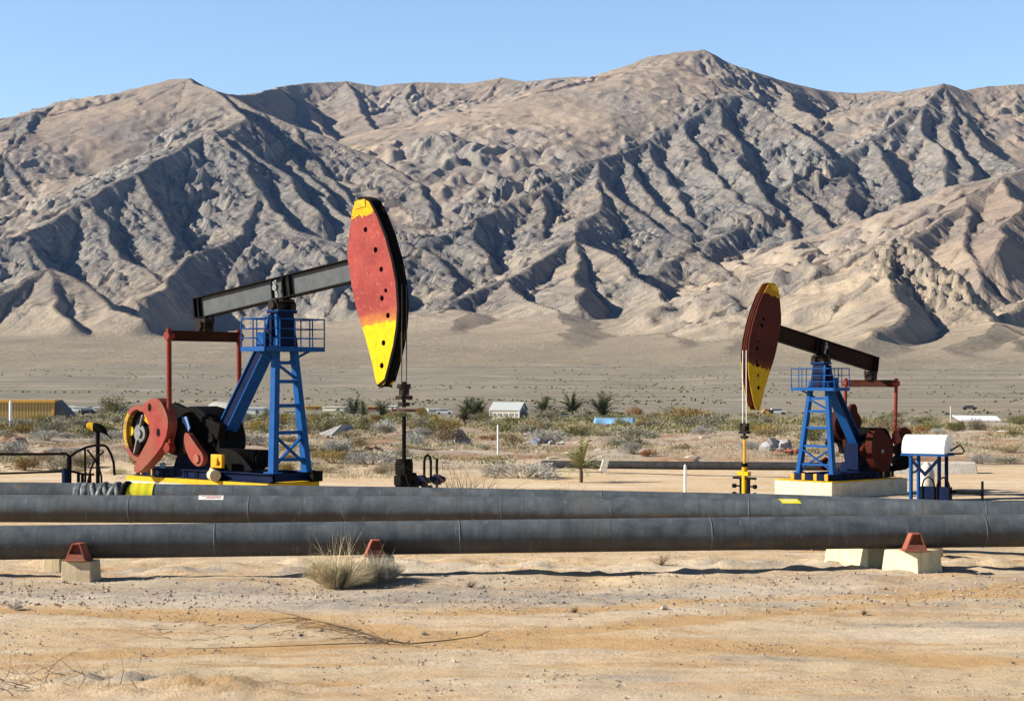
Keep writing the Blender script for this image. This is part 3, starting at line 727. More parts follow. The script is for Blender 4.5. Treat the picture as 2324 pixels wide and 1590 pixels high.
        m = MB(); m.box((-1.66, near*.98, .565), (.50, .12, .38)); m.box((-1.66, near*1.05, .565), (.2, .04, .26)); m.cyl((-1.6, near*1.05, .55), (-1.6, near*1.12, .55), .07, 12)
        m.build('switch_box', M['orange'], root, .03)
        m = MB(); m.cyl((-1.95, near*.95, .16), (-1.55, near*1.15, .16), .16, 16); m.box((-1.9, near*1.0, .26), (.16, .1, .2), Matrix.Rotation(.4, 3, 'Y'))
        m.build('valve_cap', M['concrete'], root, .02)
        m = MB(); m.prism([(-3.26,1.80),(-3.05,1.82),(-2.90,1.5),(-3.02,1.3),(-3.12,1.0),(-3.24,1.2)], 'Y', near*1.0 - .02, near*1.0 + .02)
        m.build('crank_guard', M['light_blue'], root)
        m = MB(); m.prism([(-4.45,.28),(-4.2,.28),(-4.25,.45),(-4.45,.42)], 'Y', near*.9 - .02, near*.9 + .02); m.build('guard_flap', M['light_blue'], root)
    # one crank each side: arm, end pin, counterweight
    for sy in (-1, 1):
        nearside = sy == near
        yc = sy*1.02
        ph = 0 if nearside else -.16
        if A:
            arm = smooth_poly([(-4.35,1.75),(-4.6,1.3),(-3.9,.75),(-3.1,.62),(-2.9,.95),(-3.0,1.5),(-3.6,1.85)], 1)
            wt = smooth_poly([(-4.61,2.12),(-4.12,2.36),(-3.75,2.33),(-3.41,1.94),(-3.32,1.59),(-3.49,1.10),(-4.01,.63),(-4.76,.12),(-5.06,.18),(-4.72,.66),(-4.31,1.10),(-4.14,1.49),(-4.25,1.81),(-4.5,1.94),(-4.83,1.97)], 1)
        else:
            arm = smooth_poly([(-3.1,1.75),(-3.55,1.5),(-3.6,1.2),(-2.4,.8),(-1.5,.9),(-1.3,1.2),(-1.6,1.5)], 2)
            wt = [(-2.25 + (x + 2.25)*.80, z) for x, z in [(-1.89,2.14),(-2.30,2.06),(-2.79,1.76),(-3.12,1.43),(-3.23,1.11),(-3.15,.75),(-2.85,.34),(-2.40,.27),(-1.89,.42),(-1.54,.70),(-1.36,.96),(-1.30,1.38),(-1.40,1.72),(-1.60,2.02)]]
        if not nearside and A:
            wt = [(-4.35 + (x + 4.4)*.55, 1.15 + (z - 1.15)*.55) for x, z in wt]
        elif not nearside:
            cx, czz = (-3.2, 1.3)
            def rr(p, a=(-.12 if A else 1.9)): 
                dx, dz = p[0]-cx, p[1]-czz; return (cx + dx*math.cos(a) - dz*math.sin(a), max(.32, czz + dx*math.sin(a) + dz*math.cos(a)))
            arm = [rr(p) for p in arm]; wt = [rr(p) for p in wt]
        cr = MB(); cr.prism(arm, 'Y', yc - .07, yc + .07)
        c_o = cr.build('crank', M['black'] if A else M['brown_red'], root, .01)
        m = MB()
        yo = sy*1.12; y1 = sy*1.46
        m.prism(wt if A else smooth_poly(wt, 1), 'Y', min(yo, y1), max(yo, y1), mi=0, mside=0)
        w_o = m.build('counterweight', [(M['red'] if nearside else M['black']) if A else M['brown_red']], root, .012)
        if nearside and A:
            # drum with a painted rim beside the lens shaped weight
            yf = sy*1.40; cx_, cz_ = -4.88, 1.30
            dr = MB(); out_ = ellipse(cx_, cz_, .72, .84, 40, .12); in_ = ellipse(cx_, cz_, .58, .71, 40, .12)
            for i in range(40):
                yel = 14 <= i <= 22
                dr.prism([out_[i], out_[(i+1) % 40], in_[(i+1) % 40], in_[i]], 'Y', min(sy*1.08, yf), max(sy*1.08, yf), mi=1 if yel else 0)
            d_o = dr.build('drum_rim', [M['red'], M['worn_yellow']], w_o)
            bk = MB(); bk.prism(ellipse(cx_, cz_, .60, .73, 30, .12), 'Y', min(sy*1.08, sy*1.22), max(sy*1.08, sy*1.22)); bk.build('drum_back', M['black'], w_o)
            yf = sy*1.23
            ce = MB(); ce.prism(smooth_poly([(-3.08,1.30),(-3.05,.95),(-2.75,.52),(-2.40,.36),(-2.18,.50),(-2.16,.74),(-2.5,1.0),(-2.9,1.38)], 2), 'Y', sy*1.02 - .08, sy*1.02 + .09); ce.build('crank_end', M['red'], c_o, .01)
            hub = MB(); hub.cyl((-4.90, yf, 1.3), (-4.90, yf + sy*.10, 1.3), .27, 20); hub.cyl((-4.90, yf, 1.3), (-4.90, yf + sy*.16, 1.3), .13, 16)
            hub.beam((-4.96, yf + sy*.04, 1.1), (-5.10, yf + sy*.04, .70), .07, .26, (0, 1, 0)); hub.beam((-4.86, yf + sy*.04, 1.5), (-4.72, yf + sy*.04, 1.84), .07, .20, (0, 1, 0))
            hub.build('hub', M['steel'], w_o, .02)
            MB().box((-4.58, yf + sy*.05, 1.72), (.34, .05, .2), Matrix.Rotation(.5, 3, 'Y')).build('wedge', M['orange'], w_o, .02)
            MB().cyl((-5.40, yf, 1.36), (-5.40, yf + sy*.06, 1.36), .15, 14).build('bolt_head', M['yellow'], w_o)
            for x, z in ((-4.22, 2.08), (-3.80, 1.35)):
                MB().prism(ellipse(x, z, .07, .12, 14), 'Y', *sorted((sy*1.455, sy*1.475))).build('bolt_hole', M['black'], w_o)
            MB().cyl((-2.45, sy*1.09, .62), (-2.45, sy*1.15, .62), .13, 16).build('crank_pin', M['saddle'], c_o)
        elif nearside:
            yf = sy*1.46
            MB().cyl((-2.21, yf - .005, 1.16), (-2.21, yf + sy*.06, 1.16), .08, 14).build('hub', M['steel'], w_o)
            MB().box((-3.52, sy*1.3, 1.72), (.3, .14, .5), Matrix.Rotation(.5, 3, 'Y')).build('crank_pin', M['pole_red'], c_o, .03)
    if not A:
        # the open drum guards of the far side, seen dark between the legs, and a motor on the rear
        def band(cx, cz_, r, w_, a0, a1, y0, y1):
            mb = MB(); o_ = ellipse(cx, cz_, r, r, 18, 0, a0, a1 + (a1-a0)/17); i_ = ellipse(cx, cz_, r - w_, r - w_, 18, 0, a0, a1 + (a1-a0)/17)
            for i in range(17): mb.prism([o_[i], o_[i+1], i_[i+1], i_[i]], 'Y', y0, y1)
            return mb
        band(-4.45, 1.35, .72, .40, .1, PI - .1, -1.35, -1.1).build('drum_guard', M['black'], root)
        band(-3.0, 1.05, .68, .28, .5, PI + .2, -1.62, -1.4).build('drum_guard', M['black'], root)
        m = MB(); m.prism(ellipse(-4.55, 1.55, .62, .55, 22, 0, -.3, PI + .1), 'Y', .85, .99); m.build('belt_guard', M['brown_red'], root)
        m = MB(); m.cyl((-4.75, .55, .62), (-4.35, 1.05, .62), .33, 18); m.cyl((-4.9, .35, 1.1), (-4.6, .9, 1.25), .24, 16); m.box((-4.4, .5, .35), (.5, .6, .2))
        m.build('motor', M['black'], root, .02)
        m = MB(); m.cyl((-1.2, -1.0, .55), (-1.7, -1.0, .75), .12, 12); m.cyl((-1.45, -1.1, .5), (-1.45, -.9, .5), .2, 16); m.build('brake_lever_drum', M['brown_red'], root)
        m = MB(); m.box((-2.2, .2, .9), (.75, .7, 1.1)); m.build('control_housing', M['dark_blue'], root, .02)
    # bridle ropes and carrier bar
    xr = 4.93
    zt_ = 5.4 if A else 5.3
    zb_ = 2.78 if A else 2.42
    m = MB()
    for sy in (-1, 1):
        m.tube([(xr, sy*.09, zt_), (xr + .005, sy*.09, 4.4), (xr, sy*.09, zb_)], .016, 6)
    m.build('bridle_rope', M['cable'] if A else M['white'], root)
    m = MB(); m.box((xr, 0, zb_ - .06), (.16, .36, .12)); m.box((xr, 0, zb_ - .20), (.20, .2, .2))
    m.box((xr, 0, zb_ - .36), (.24, .42, .10)); m.cyl((xr, 0, zb_ - .62), (xr, 0, zb_ + .06), .055, 12)
    m.box((xr, 0, zb_ - .54), (.20, .26, .10)); m.cyl((xr - .1, .12, zb_ - .3), (xr - .1, .12, zb_ + .02), .03, 8); m.cyl((xr + .1, -.12, zb_ - .3), (xr + .1, -.12, zb_ + .02), .03, 8)
    m.build('carrier_bar', M['grease'], root, .01)
    return root

LP = Vector((wx(640, 50), 50.0, .42)); RP = Vector((wx(1863, 73), 73.0, -.85))
def pump_point(base, ang_dir, X, Y, Z):
    c, s = math.cos(ang_dir), math.sin(ang_dir)
    return Vector((base.x + X*c - Y*s, base.y + X*s + Y*c, base.z + Z))
A_L = -math.radians(42); A_R = math.radians(180 + 43)
def make_pumps():
    pumpjack('bright', LP, A_L, 7.2, 'large pumpjack at left with a bright red and yellow head pointing right', -1)
    pumpjack('dull', RP, A_R, 10.4, 'farther pumpjack at right with a maroon and yellow head pointing left', 1)
    # pads
    for base, ang, x0, x1, y0, y1, z0, lab in ((LP, A_L, -6.0, .56, -1.0, .90, -1.2, 'low concrete pad with a yellow painted top edge under the larger pumpjack'),
                                       (RP, A_R, -4.45, .85, -1.75, 1.2, -1.3, 'thick cream concrete pad under the maroon headed pumpjack')):
        r = empty('concrete_pad', base, ang); tag(r, lab, 'concrete pad', 'pumpjack pads')
        m = MB(); m.box(((x0+x1)/2, (y0+y1)/2, (z0 - .05)/2), (x1-x0, y1-y0, -z0 - .05)); m.build('slab', M['pad_concrete'], r, .03)
        m = MB()
        full = base is LP
        if full:
            m.box(((x0+x1)/2, (y0+y1)/2, -.07), (x1-x0 + .012, y1-y0 + .012, .136))
        else:
            m.box((x1 - .9, (y0+y1)/2, -.026), (1.8, y1-y0 + .01, .05)); m.box(((x0+x1)/2 - .6, y1 - .1, -.027), (x1-x0 - 1.9, .21, .046))
        m.build('painted_edge', M['yellow'], r, .004)
# ------------------------------------------------------------------ ground
def ground_material():
    t = NT('desert_sand'); v = t.coord()
    tr = t.n('ShaderNodeAttribute', attribute_name='track').outputs['Fac']
    gr = t.n('ShaderNodeAttribute', attribute_name='gravel').outputs['Fac']
    fr = t.n('ShaderNodeAttribute', attribute_name='far').outputs['Fac']
    md = t.n('ShaderNodeAttribute', attribute_name='scrub').outputs['Fac']
    a = t.noise(t.coord((.35, .9, 1)), 1.0, 6, .62, .4); b = t.noise(v, 3.0, 7, .68); c = t.noise(v, 22, 6, .75); e = t.noise(v, 90, 3, .7)
    st = t.noise(t.coord((.18, 1.6, 1)), 1.4, 5, .6, .5)
    sand = t.mix(t.ramp(a, [(.36, 0.), (.62, 1.)]), (.63, .455, .275), (.69, .55, .365))
    sand = t.mix(t.ramp(st, [(.50, 0.), (.64, 1.)]), sand, (.58, .375, .195))
    sand = t.mix(t.math('MULTIPLY', t.ramp(b, [(.5, 0.), (.68, 1.)]), .7), sand, (.44, .325, .215))
    grav = t.mix(t.ramp(c, [(.38, 0.), (.62, 1.)]), (.22, .205, .19), (.52, .46, .39))
    sand = t.mix(t.math('MULTIPLY', gr, t.ramp(b, [(.30, .35), (.6, 1.)])), sand, grav)
    trk = t.mix(t.ramp(b, [(.35, 0.), (.65, 1.)]), (.54, .32, .14), (.60, .40, .20))
    sand = t.mix(t.math('MULTIPLY', tr, .9), sand, trk)
    sand = t.mix(t.ramp(c, [(.575, 0.), (.66, .65)]), sand, (.20, .145, .10))
    pale = t.noise(t.coord((.16, .5, 1)), 1.0, 5, .6, .3)
    sand = t.mix(t.math('MULTIPLY', t.ramp(pale, [(.50, 0.), (.62, .75)]), t.ramp(c, [(.45, 1.), (.6, .3)])), sand, (.72, .60, .45))
    sand = t.mix(t.ramp(e, [(.62, 0.), (.75, .5)]), sand, (.62, .52, .42))
    # scrub belt: patches of redder and whiter earth
    s1 = t.noise(t.coord((.06, .035, 1)), 1.0, 6, .65, .6); s2 = t.noise(t.coord((.22, .12, 1)), 1.0, 6, .7, .3)
    scr = t.mix(t.ramp(s1, [(.38, 0.), (.6, 1.)]), (.42, .29, .19), (.40, .345, .27))
    scr = t.mix(t.ramp(s2, [(.50, 0.), (.60, 1.)]), scr, (.30, .175, .10))
    scr = t.mix(t.ramp(s2, [(.30, .9), (.40, 0.)]), scr, (.54, .46, .37))
    # the far plain: long bands across the view
    f1 = t.noise(t.coord((.0007, .0062, 1)), 1.0, 6, .62, .35); f2 = t.noise(t.coord((.0035, .022, 1)), 1.0, 7, .66, .2); f3 = t.noise(t.coord((.03, .08, 1)), 1.0, 6, .7)
    pl = t.mix(t.ramp(f1, [(.38, 0.), (.5, .5), (.60, 1.)]), (.185, .170, .130), (.345, .275, .20))
    pl = t.mix(t.ramp(f2, [(.42, 0.), (.60, .8)]), pl, (.225, .210, .168))
    pl = t.mix(t.ramp(f2, [(.66, 0.), (.74, .8)]), pl, (.36, .31, .25))
    f4 = t.noise(t.coord((.12, .30, 1)), 1.0, 5, .75)
    pl = t.mix(t.ramp(f3, [(.54, 0.), (.64, .6)]), pl, (.145, .13, .09)); pl = t.mix(t.ramp(f4, [(.54, 0.), (.64, .6)]), pl, (.15, .14, .10)); pl = t.mix(t.ramp(f4, [(.34, .5), (.44, 0.)]), pl, (.40, .34, .26))
    rd = t.n('ShaderNodeAttribute', attribute_name='road').outputs['Fac']
    pl = t.mix(t.math('MULTIPLY', rd, t.ramp(f3, [(.42, .0), (.56, .8)])), pl, (.42, .37, .31))
    col = t.mix(md, sand, scr); col = t.mix(fr, col, pl)
    bp = t.bump(c, .035, .9, t.bump(b, .07, .9, t.bump(e, .012, .8)))
    return t.set(col, .95, 0, .05, bp)

def poly_dist(x, y, pts):
    best = np.full(np.shape(x), 1e9)
    for (x0, y0), (x1, y1) in zip(pts[:-1], pts[1:]):
        ex, ey = x1 - x0, y1 - y0; t = np.clip(((x - x0)*ex + (y - y0)*ey)/(ex*ex + ey*ey), 0, 1)
        best = np.minimum(best, np.hypot(x - x0 - t*ex, y - y0 - t*ey))
    return best
def ray(px, py, z=0.0):
    d = F*(H0 - z)/(py - HOR); return (wx(px, d), d)
def make_ground():
    mat = ground_material()
    ys = np.concatenate([np.arange(-12, 16, .5), np.arange(16, 34, .06), np.arange(34, 76, .35), 76*np.exp(np.linspace(0, math.log(1870/76), 400))])
    us = np.linspace(-1, 1, 421)
    us = np.sign(us)*(.55*np.abs(us) + .45*np.abs(us)**3)
    Y, U = np.meshgrid(ys, us, indexing='ij')
    W = 34 + .95*np.clip(Y, 0, None)
    X = U*W
    Z = ground_z(X, Y)
    TR = [[(-30, 27.4), ray(0, 1368), ray(500, 1402), ray(900, 1392), ray(1300, 1378), ray(1800, 1352), (30, 27.5)],
          [(-30, 21.2), ray(0, 1490), ray(500, 1470), ray(1000, 1442), ray(1300, 1432), (9, 28.9), (30, 33)],
          [(-9, 26.3), ray(700, 1400), ray(1000, 1445), ray(1400, 1455), ray(1800, 1475), ray(2324, 1508), (20, 19)],
          [(-10, 20), ray(0, 1580), ray(600, 1570), ray(760, 1555)]]
    track = np.zeros(X.shape); cut = np.zeros(X.shape)
    jit = fbm(X*.6, Y*.6, 3, 301)*.30
    for i, P in enumerate(TR):
        dd = poly_dist(X, Y, P) + jit*(.5)
        wdt = (.45, .55, .8, .3)[i]
        track = np.maximum(track, 1 - sstep(wdt*.35, wdt, dd)); cut += np.exp(-(dd/(wdt*.5))**2)*(.02) + np.exp(-((dd - wdt*.45)/.07)**2)*.028*np.clip(.4 + fbm(X*.3, Y*.3, 2, 305), 0, 1)
    near = (Y > 15.9) & (Y < 34.2)
    micro = fbm(X*2.2, Y*2.2, 4, 311)*.016 + fbm(X*7, Y*7, 2, 317)*.006
    # rough clods in the lower left corner and low sand lips along the pipe
    clod = np.exp(-((X + 4.6)/1.5)**2 - ((Y - 19.3)/.7)**2) + np.exp(-((X + 3.2)/1.0)**2 - ((Y - 18.8)/.5)**2)
    lip = np.clip(fbm(X*1.3, Y*2.2, 4, 330), 0, 1)*.13*np.exp(-((Y - 31.5)/1.6)**2)
    Z = Z + np.where(near, micro - cut*.8 + clod*(.05 + np.abs(fbm(X*3, Y*3, 3, 321))*.12) + lip, 0)
    grav = (np.exp(-((Y - 27.6 - .06*(X))/1.7)**2)*(.85 + .8*fbm(X*.25, Y*.4, 3, 340)) + sstep(.25, .6, fbm(X*.22, Y*.5, 4, 345))*.8)
    grav = np.clip(grav, 0, 1)*(1 - track)*(1 - sstep(36, 50, Y))
    far = sstep(300, 560, Y + fbm(X*.01, Y*.01, 2, 350)*60); scrub = sstep(92, 112, Y + fbm(X*.06, Y*.06, 3, 352)*10)
    road = np.zeros(X.shape)
    for dr, wdr in ((1150, 9), (1420, 14), (800, 5)):
        yy = dr + fbm(X*.0022, X*0 + dr, 3, 360)*90 + X*.05*(1 if dr < 1500 else -1)
        road = np.maximum(road, np.exp(-((Y - yy)/wdr)**2))
    # leave the seam with the range free of the local noise
    o = mesh_grid('ground', X, Y, Z - sstep(1851, 1869, Y)*1.5, mat, {'track': track, 'gravel': grav, 'far': far, 'scrub': scrub, 'road': road})
    tag(o, kind='structure')

# ------------------------------------------------------------------ stones, twigs
def make_gravel():
    t = NT('stone'); v = t.coord(); a = t.noise(v, 2.5, 4)
    mat = t.set(t.mix(t.ramp(a, [(.35, 0.), (.65, 1.)]), (.20, .165, .13), (.46, .38, .30)), .9, 0, .1)
    rng = np.random.default_rng(5); V = []; Fc = []
    base = np.array([(1,0,0),(-1,0,0),(0,1,0),(0,-1,0),(0,0,1),(0,0,-1)], float)
    tri = [(0,2,4),(2,1,4),(1,3,4),(3,0,4),(2,0,5),(1,2,5),(3,1,5),(0,3,5)]
    n = 24000
    Y = 17.6 + rng.random(n)**1.2*18; X = (rng.random(n)*2 - 1)*(.31*Y + .5)
    keep = (fbm(X*.5, Y*.8, 3, 401) + np.exp(-((Y - 27.6)/2.4)**2)*1.0 + .12) > rng.random(n)*.9
    X = X[keep]; Y = Y[keep]; Z = ground_z(X, Y)
    for i in range(len(X)):
        r = (.006 + .018*rng.random()**3)*(1.35 if 26 < Y[i] < 29.6 else 1) + (.05*rng.random() if rng.random() < .003 else 0)
        a = rng.random()*6.28; R = np.array([[math.cos(a), -math.sin(a), 0], [math.sin(a), math.cos(a), 0], [0, 0, 1]])
        p = (base*(r*rng.uniform(.7, 1.4, (1, 3)))*[1, 1, .7] + rng.normal(0, r*.15, (6, 3))) @ R.T + [X[i], Y[i], Z[i] + r*.25]
        o = len(V); V += p.tolist(); Fc += [(q[0]+o, q[1]+o, q[2]+o) for q in tri]
    me = bpy.data.meshes.new('gravel'); me.from_pydata(V, [], Fc); me.materials.append(mat)
    o = bpy.data.objects.new('gravel', me); COL.objects.link(o); tag(o, 'small stones and grit strewn over the foreground sand', 'gravel', kind='stuff')

def twig_mat():
    t = NT('dry_twig'); a = t.noise(t.coord(), 9, 3)
    return t.set(t.mix(a, (.07, .045, .03), (.22, .165, .11)), .9, 0, .1)
def branch(m, p, d, L, r, rng, depth, bend=.25, mi=0, lift=0.0):
    pts = [Vector(p)]; dd = Vector(d).normalized(); n = 5
    rs = [r]
    for i in range(n):
        dd = (dd + Vector((rng.normal(0, bend), rng.normal(0, bend), rng.normal(0, bend*.5) + lift))).normalized()
        pts.append(pts[-1] + dd*L/n); rs.append(r*(1 - .75*(i+1)/n))
    m.tube(pts, rs, 4, mi, cap=False)
    if depth > 0:
        for k in range(int(rng.integers(2, 5))):
            j = int(rng.integers(1, n)); q = pts[j]
            nd = (dd + Vector(rng.normal(0, .6, 3).tolist())).normalized()
            branch(m, q, nd, L*rng.uniform(.35, .65), rs[j]*.6, rng, depth - 1, bend, mi, lift)

def make_dead_wood(tm):
    rng = np.random.default_rng(21)
    # the long dead branch lying across the track
    m = MB()
    def gp(px, py, up=.02):
        x, y = ray(px, py); return Vector((x, y, gz(x, y) + up))
    main = [gp(1112, 1440, .05), gp(1080, 1446), gp(1010, 1453), gp(930, 1458), gp(870, 1456, .06), gp(800, 1446, .12), gp(740, 1432, .14), gp(680, 1418, .14), gp(620, 1412, .06), gp(570, 1424, .01)]
    m.tube(main, [.004, .006, .008, .010, .011, .010, .009, .007, .005, .003], 5, cap=False)
    m.tube([gp(880, 1456), gp(760, 1462), gp(600, 1466), gp(420, 1470)], [.007, .007, .005, .003], 5, cap=False)
    for i in range(42):
        a, b = random.choice([(4, 5), (5, 6), (6, 7), (4, 5), (3, 4)]); p = main[a].lerp(main[b], random.random())
        d = Vector((-1, rng.normal(0, .35), rng.normal(.06, .12)))
        branch(m, p, d, rng.uniform(.25, .75), .0035, rng, 1, .2)
    tag(m.build('dead_branch', tm), 'long dead branch with thin brown twigs lying on the track in the foreground', 'branch')
    m = MB()
    for i in range(55):
        x, y = ray(rng.uniform(-40, 330), rng.uniform(1535, 1575)); 
        branch(m, (x, y, gz(x, y) + .01), (rng.uniform(-1, 1), rng.normal(0, .5), rng.uniform(.0, .35)), rng.uniform(.2, .7), .005, rng, 1, .2)
    tag(m.build('dry_twigs', tm), 'tangle of dry brown twigs in the bottom left corner', 'twigs')
    m = MB()
    for i in range(46):
        x, y = ray(rng.uniform(330, 700), rng.uniform(1400, 1450))
        branch(m, (x, y, gz(x, y) + .008), (rng.uniform(-1, 1), rng.normal(0, .3), .03), rng.uniform(.15, .5), .004, rng, 0, .2)
    tag(m.build('twig_litter', tm), 'thin grey twig litter on the sand left of the dead branch', 'twigs')
    for (px, py, s, lab) in ((1068, 1330, .16, 'tiny dry weed right of the two dry bushes under the front pipeline'), (2162, 1283, .0, ''), (1500, 1285, .28, 'small bare weed behind the front pipeline shadow'), (1960, 1390, .10, 'small brown tuft on the sand right of centre'),
                             (1305, 1385, .10, 'brown weed stub on the pale track, centre'), (70, 1350, .42, 'thin bare stalk leaning beside the small grey shrub')):
        if s == 0: continue
        x, y = ray(px, py); m = MB()
        for i in range(26 if s < .4 else 4): branch(m, (x, y, gz(x, y)), (rng.normal(0, .7), rng.normal(0, .5), 1), s*rng.uniform(.6, 1.2), .004, rng, 1, .25)
        tag(m.build('weed', tm), lab, 'weed')

# ------------------------------------------------------------------ pipelines
def pipe_obj(name, pts, r, n=36):
    m = MB(); m.tube(pts, r, n); return m
def lerp_path(P, x):
    for (x0, y0, z0), (x1, y1, z1) in zip(P[:-1], P[1:]):
        if x0 <= x <= x1 or (x1, y1, z1) == P[-1]:
            t = (x - x0)/(x1 - x0); return Vector((x, y0 + (y1 - y0)*t, z0 + (z1 - z0)*t))
def frame_at(P, x):
    a = lerp_path(P, x - .05); b = lerp_path(P, x + .05); return (b - a).normalized()
def make_pipes():
    R = .275
    def P3(px, topy, d, zc):  # a point of the centre line from where its top shows
        return (wx(px, d), d, zc)
    zc = .745
    front = [(-14, 29.2, .60)]
    for px, d_, z_ in ((0, 29.45, .605), (1162, 30.1, .655), (2324, 30.8, .695)): front.append((wx(px, d_), d_, z_))
    front.append((15, 31.4, .72))
    def dtop(py, zt): return F*(H0 - zt)/(py - HOR)
    zt = zc + R
    mid = [(-16, 36.0, zc)]
    for px, py in ((0, 1122), (1162, 1126), (1780, 1131), (2324, 1137)):
        d = dtop(py, zt); mid.append((wx(px, d), d, zc))
    mid.append((17, dtop(1139, zt), zc))
    back = [(-18, 37.6, .66)]
    for px, py, d in ((0, 1093, 37.9), (900, 1104, 37.6), (1400, 1113, 37.3), (1780, 1121, 37.0), (2106, 1133, 36.8), (2324, 1140, 36.6)):
        zz = H0 + (HOR - py)*d/F - R*1.0; back.append((wx(px, d), d, zz))
    back.append((19, 36.5, back[-1][2] - .15))
    objs = []
    for nm, P, lab in (('front', front, 'nearest of the three long grey steel pipelines, resting on concrete blocks'), ('mid', mid, 'middle pipeline of the three, with a white and a yellow label on it'), ('back', back, 'rearmost pipeline of the three, wrapped with black rubber and yellow tape at the left')):
        # resample for a very slight waviness
        Q = []
        xs = np.linspace(P[0][0], P[-1][0], 60)
        for x in xs:
            p = lerp_path(P, x); Q.append(p)
        R = .285 if nm == 'front' else .275
        root = empty('pipeline', (0, P[2][1], 0)); tag(root, lab, 'pipeline', 'the three pipelines')
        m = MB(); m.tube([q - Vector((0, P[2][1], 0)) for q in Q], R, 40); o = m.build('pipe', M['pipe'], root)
        off = Vector((0, P[2][1], 0))
        seams = {'front': [-5.0, -.9, 3.4, 8.2], 'mid': [-7.6, -5.2, -.2, 4.6, 9.0], 'back': [-9.0, -7.9, 1.9, 6.6]}[nm]
        for x in seams:
            p = lerp_path(P, x) - off; d = frame_at(P, x); m = MB(); m.tube([p - d*.012, p - d*.006, p + d*.006, p + d*.012], [R, R + .006, R + .006, R], 40)
            m.build('weld_seam', M['seam'], root)
        objs.append((root, P, off))
    def decal(root, P, off, x0, x1, a0, a1, mat, name, skew=0.0, inset=.003, nx=10, na=8):
        vs = []; fs = []
        for i in range(nx + 1):
            for j in range(na + 1):
                a = a0 + (a1 - a0)*j/na; x = x0 + (x1 - x0)*i/nx + skew*(j/na)
                p = lerp_path(P, x); d = frame_at(P, x); s = Vector((0, 0, 1)).cross(d).normalized(); u = d.cross(s)
                if s.y > 0: s = -s
                vs.append(p - off + (s*math.cos(a) + u*math.sin(a))*(R + inset))
        for i in range(nx):
            for j in range(na):
                k = i*(na + 1) + j; fs.append((k, k + na + 1, k + na + 2, k + 1))
        m = MB(); m.add(vs, fs, 0, True); return m.build(name, mat, root)
    rt, P, off = objs[1]
    def xs(px, P): 
        x = wx(px, 35)
        for _ in range(8):
            x = wx(px, lerp_path(P, x).y)
        return x
    D = math.radians
    t = NT('label_white'); c = t.coord((1, 1, 1)); M['label'] = t.set(t.mix(t.ramp(t.noise(c, 12, 4), [(.4, 0.), (.7, 1.)]), (.72, .70, .66), (.60, .52, .48)), .6)
    M['label_red'] = paint('label_red', (.42, .16, .17), (.50, .25, .24), amt=.2)
    M['label_ink'] = paint('label_ink', (.08, .09, .14), (.12, .12, .16), amt=.1)
    M['tape'] = paint('yellow_tape', (.66, .60, .02), (.56, .50, .02), amt=.1, dirt=.1)
    x0, x1 = xs(452, P), xs(508, P)
    lb = decal(rt, P, off, x0, x1, D(88), D(47), M['label'], 'white_label', .03)
    # three faded red rows and an arrow mark, too worn to read
    for k, (f0, f1, aa) in enumerate(((.36, .94, 78), (.30, .95, 69), (.36, .92, 61))):
        decal(lb, P, off, x0 + (x1-x0)*f0, x0 + (x1-x0)*f1, D(aa), D(aa - 5), M['label_red'], 'faded_row', .004, .005)
    decal(lb, P, off, x0 + (x1-x0)*.08, x0 + (x1-x0)*.26, D(74), D(70), M['label_ink'], 'arrow_mark', .05, .005)
    x0, x1 = xs(1764, P), xs(1808, P)
    yb = decal(rt, P, off, x0, x1, D(85), D(46), M['tape'], 'yellow_label', .09)
    for aa in (76, 67, 59):
        decal(yb, P, off, x0 + .08, x1 - .02, D(aa), D(aa - 2), M['label'], 'faded_row', .01, .005)
    # wraps on the rear pipe
    rt, P, off = objs[2]
    def coil(px, w, rr, mat, name, tilt=0.0):
        x = xs(px, P); p = lerp_path(P, x) - off; d = frame_at(P, x); d2 = (d + Vector((0, tilt*.4, tilt))).normalized()
        m = MB(); n = 8; m.tube([p + d2*w*(k/n - .5) for k in range(n + 1)], [R + .002 + (rr - R)*math.sin(PI*k/n)**.5 for k in range(n + 1)], 36); return m.build(name, mat, rt)
    for i, (px, w, rr, tl) in enumerate(((180, .14, R + .012, .0), (196, .13, R + .014, .1), (218, .10, R + .03, .3), (232, .13, R + .045, -.3), (246, .12, R + .04, .4), (259, .15, R + .055, -.4), (272, .13, R + .05, .3), (285, .16, R + .06, -.2))):
        coil(px, w, rr, M['wrap'] if i < 7 else M['black'], 'rubber_wrap', tl)
    x0, x1 = xs(292, P), xs(352, P); xm = x0
    m = MB(); n = 12; d = frame_at(P, (x0+x1)/2)
    m.tube([lerp_path(P, x0 + (x1 - x0)*k/n) - off for k in range(n + 1)], [R + .012 + .004*math.sin(k*1.7) for k in range(n+1)], 36)
    m.build('yellow_tape_wrap', M['tape'], rt)
    return front, mid, back, objs

def saddle(root, loc, rz, s=1.0):
    """folded steel pipe saddle: base plate and two upright gusset plates with a web"""
    m = MB()
    m.box((0, 0, .02), (.46*s, .42*s, .03))
    for sy in (-1, 1):
        pl = [(-.20*s, .035), (.20*s, .035), (.165*s, .14*s), (-.14*s, .14*s)]
        m.prism(pl, 'Y', sy*.165*s - .01, sy*.165*s + .01)
    m.prism([(-.20*s, .04), (-.17*s, .04), (-.045*s, .34*s), (-.075*s, .34*s)], 'Y', -.155*s, .155*s); m.box((.015*s, 0, .335*s), (.17*s, .31*s, .02)); m.prism([(-.17*s, .04), (.17*s, .04), (.08*s, .33*s), (-.05*s, .33*s)], 'Y', -.02, .02); m.prism([(.20*s, .04), (.17*s, .04), (.075*s, .34*s), (.095*s, .34*s)], 'Y', -.155*s, .155*s)
    o = m.build('saddle', M['saddle'], root, .008); o.location = loc; o.rotation_euler = (0, 0, rz)
    return o
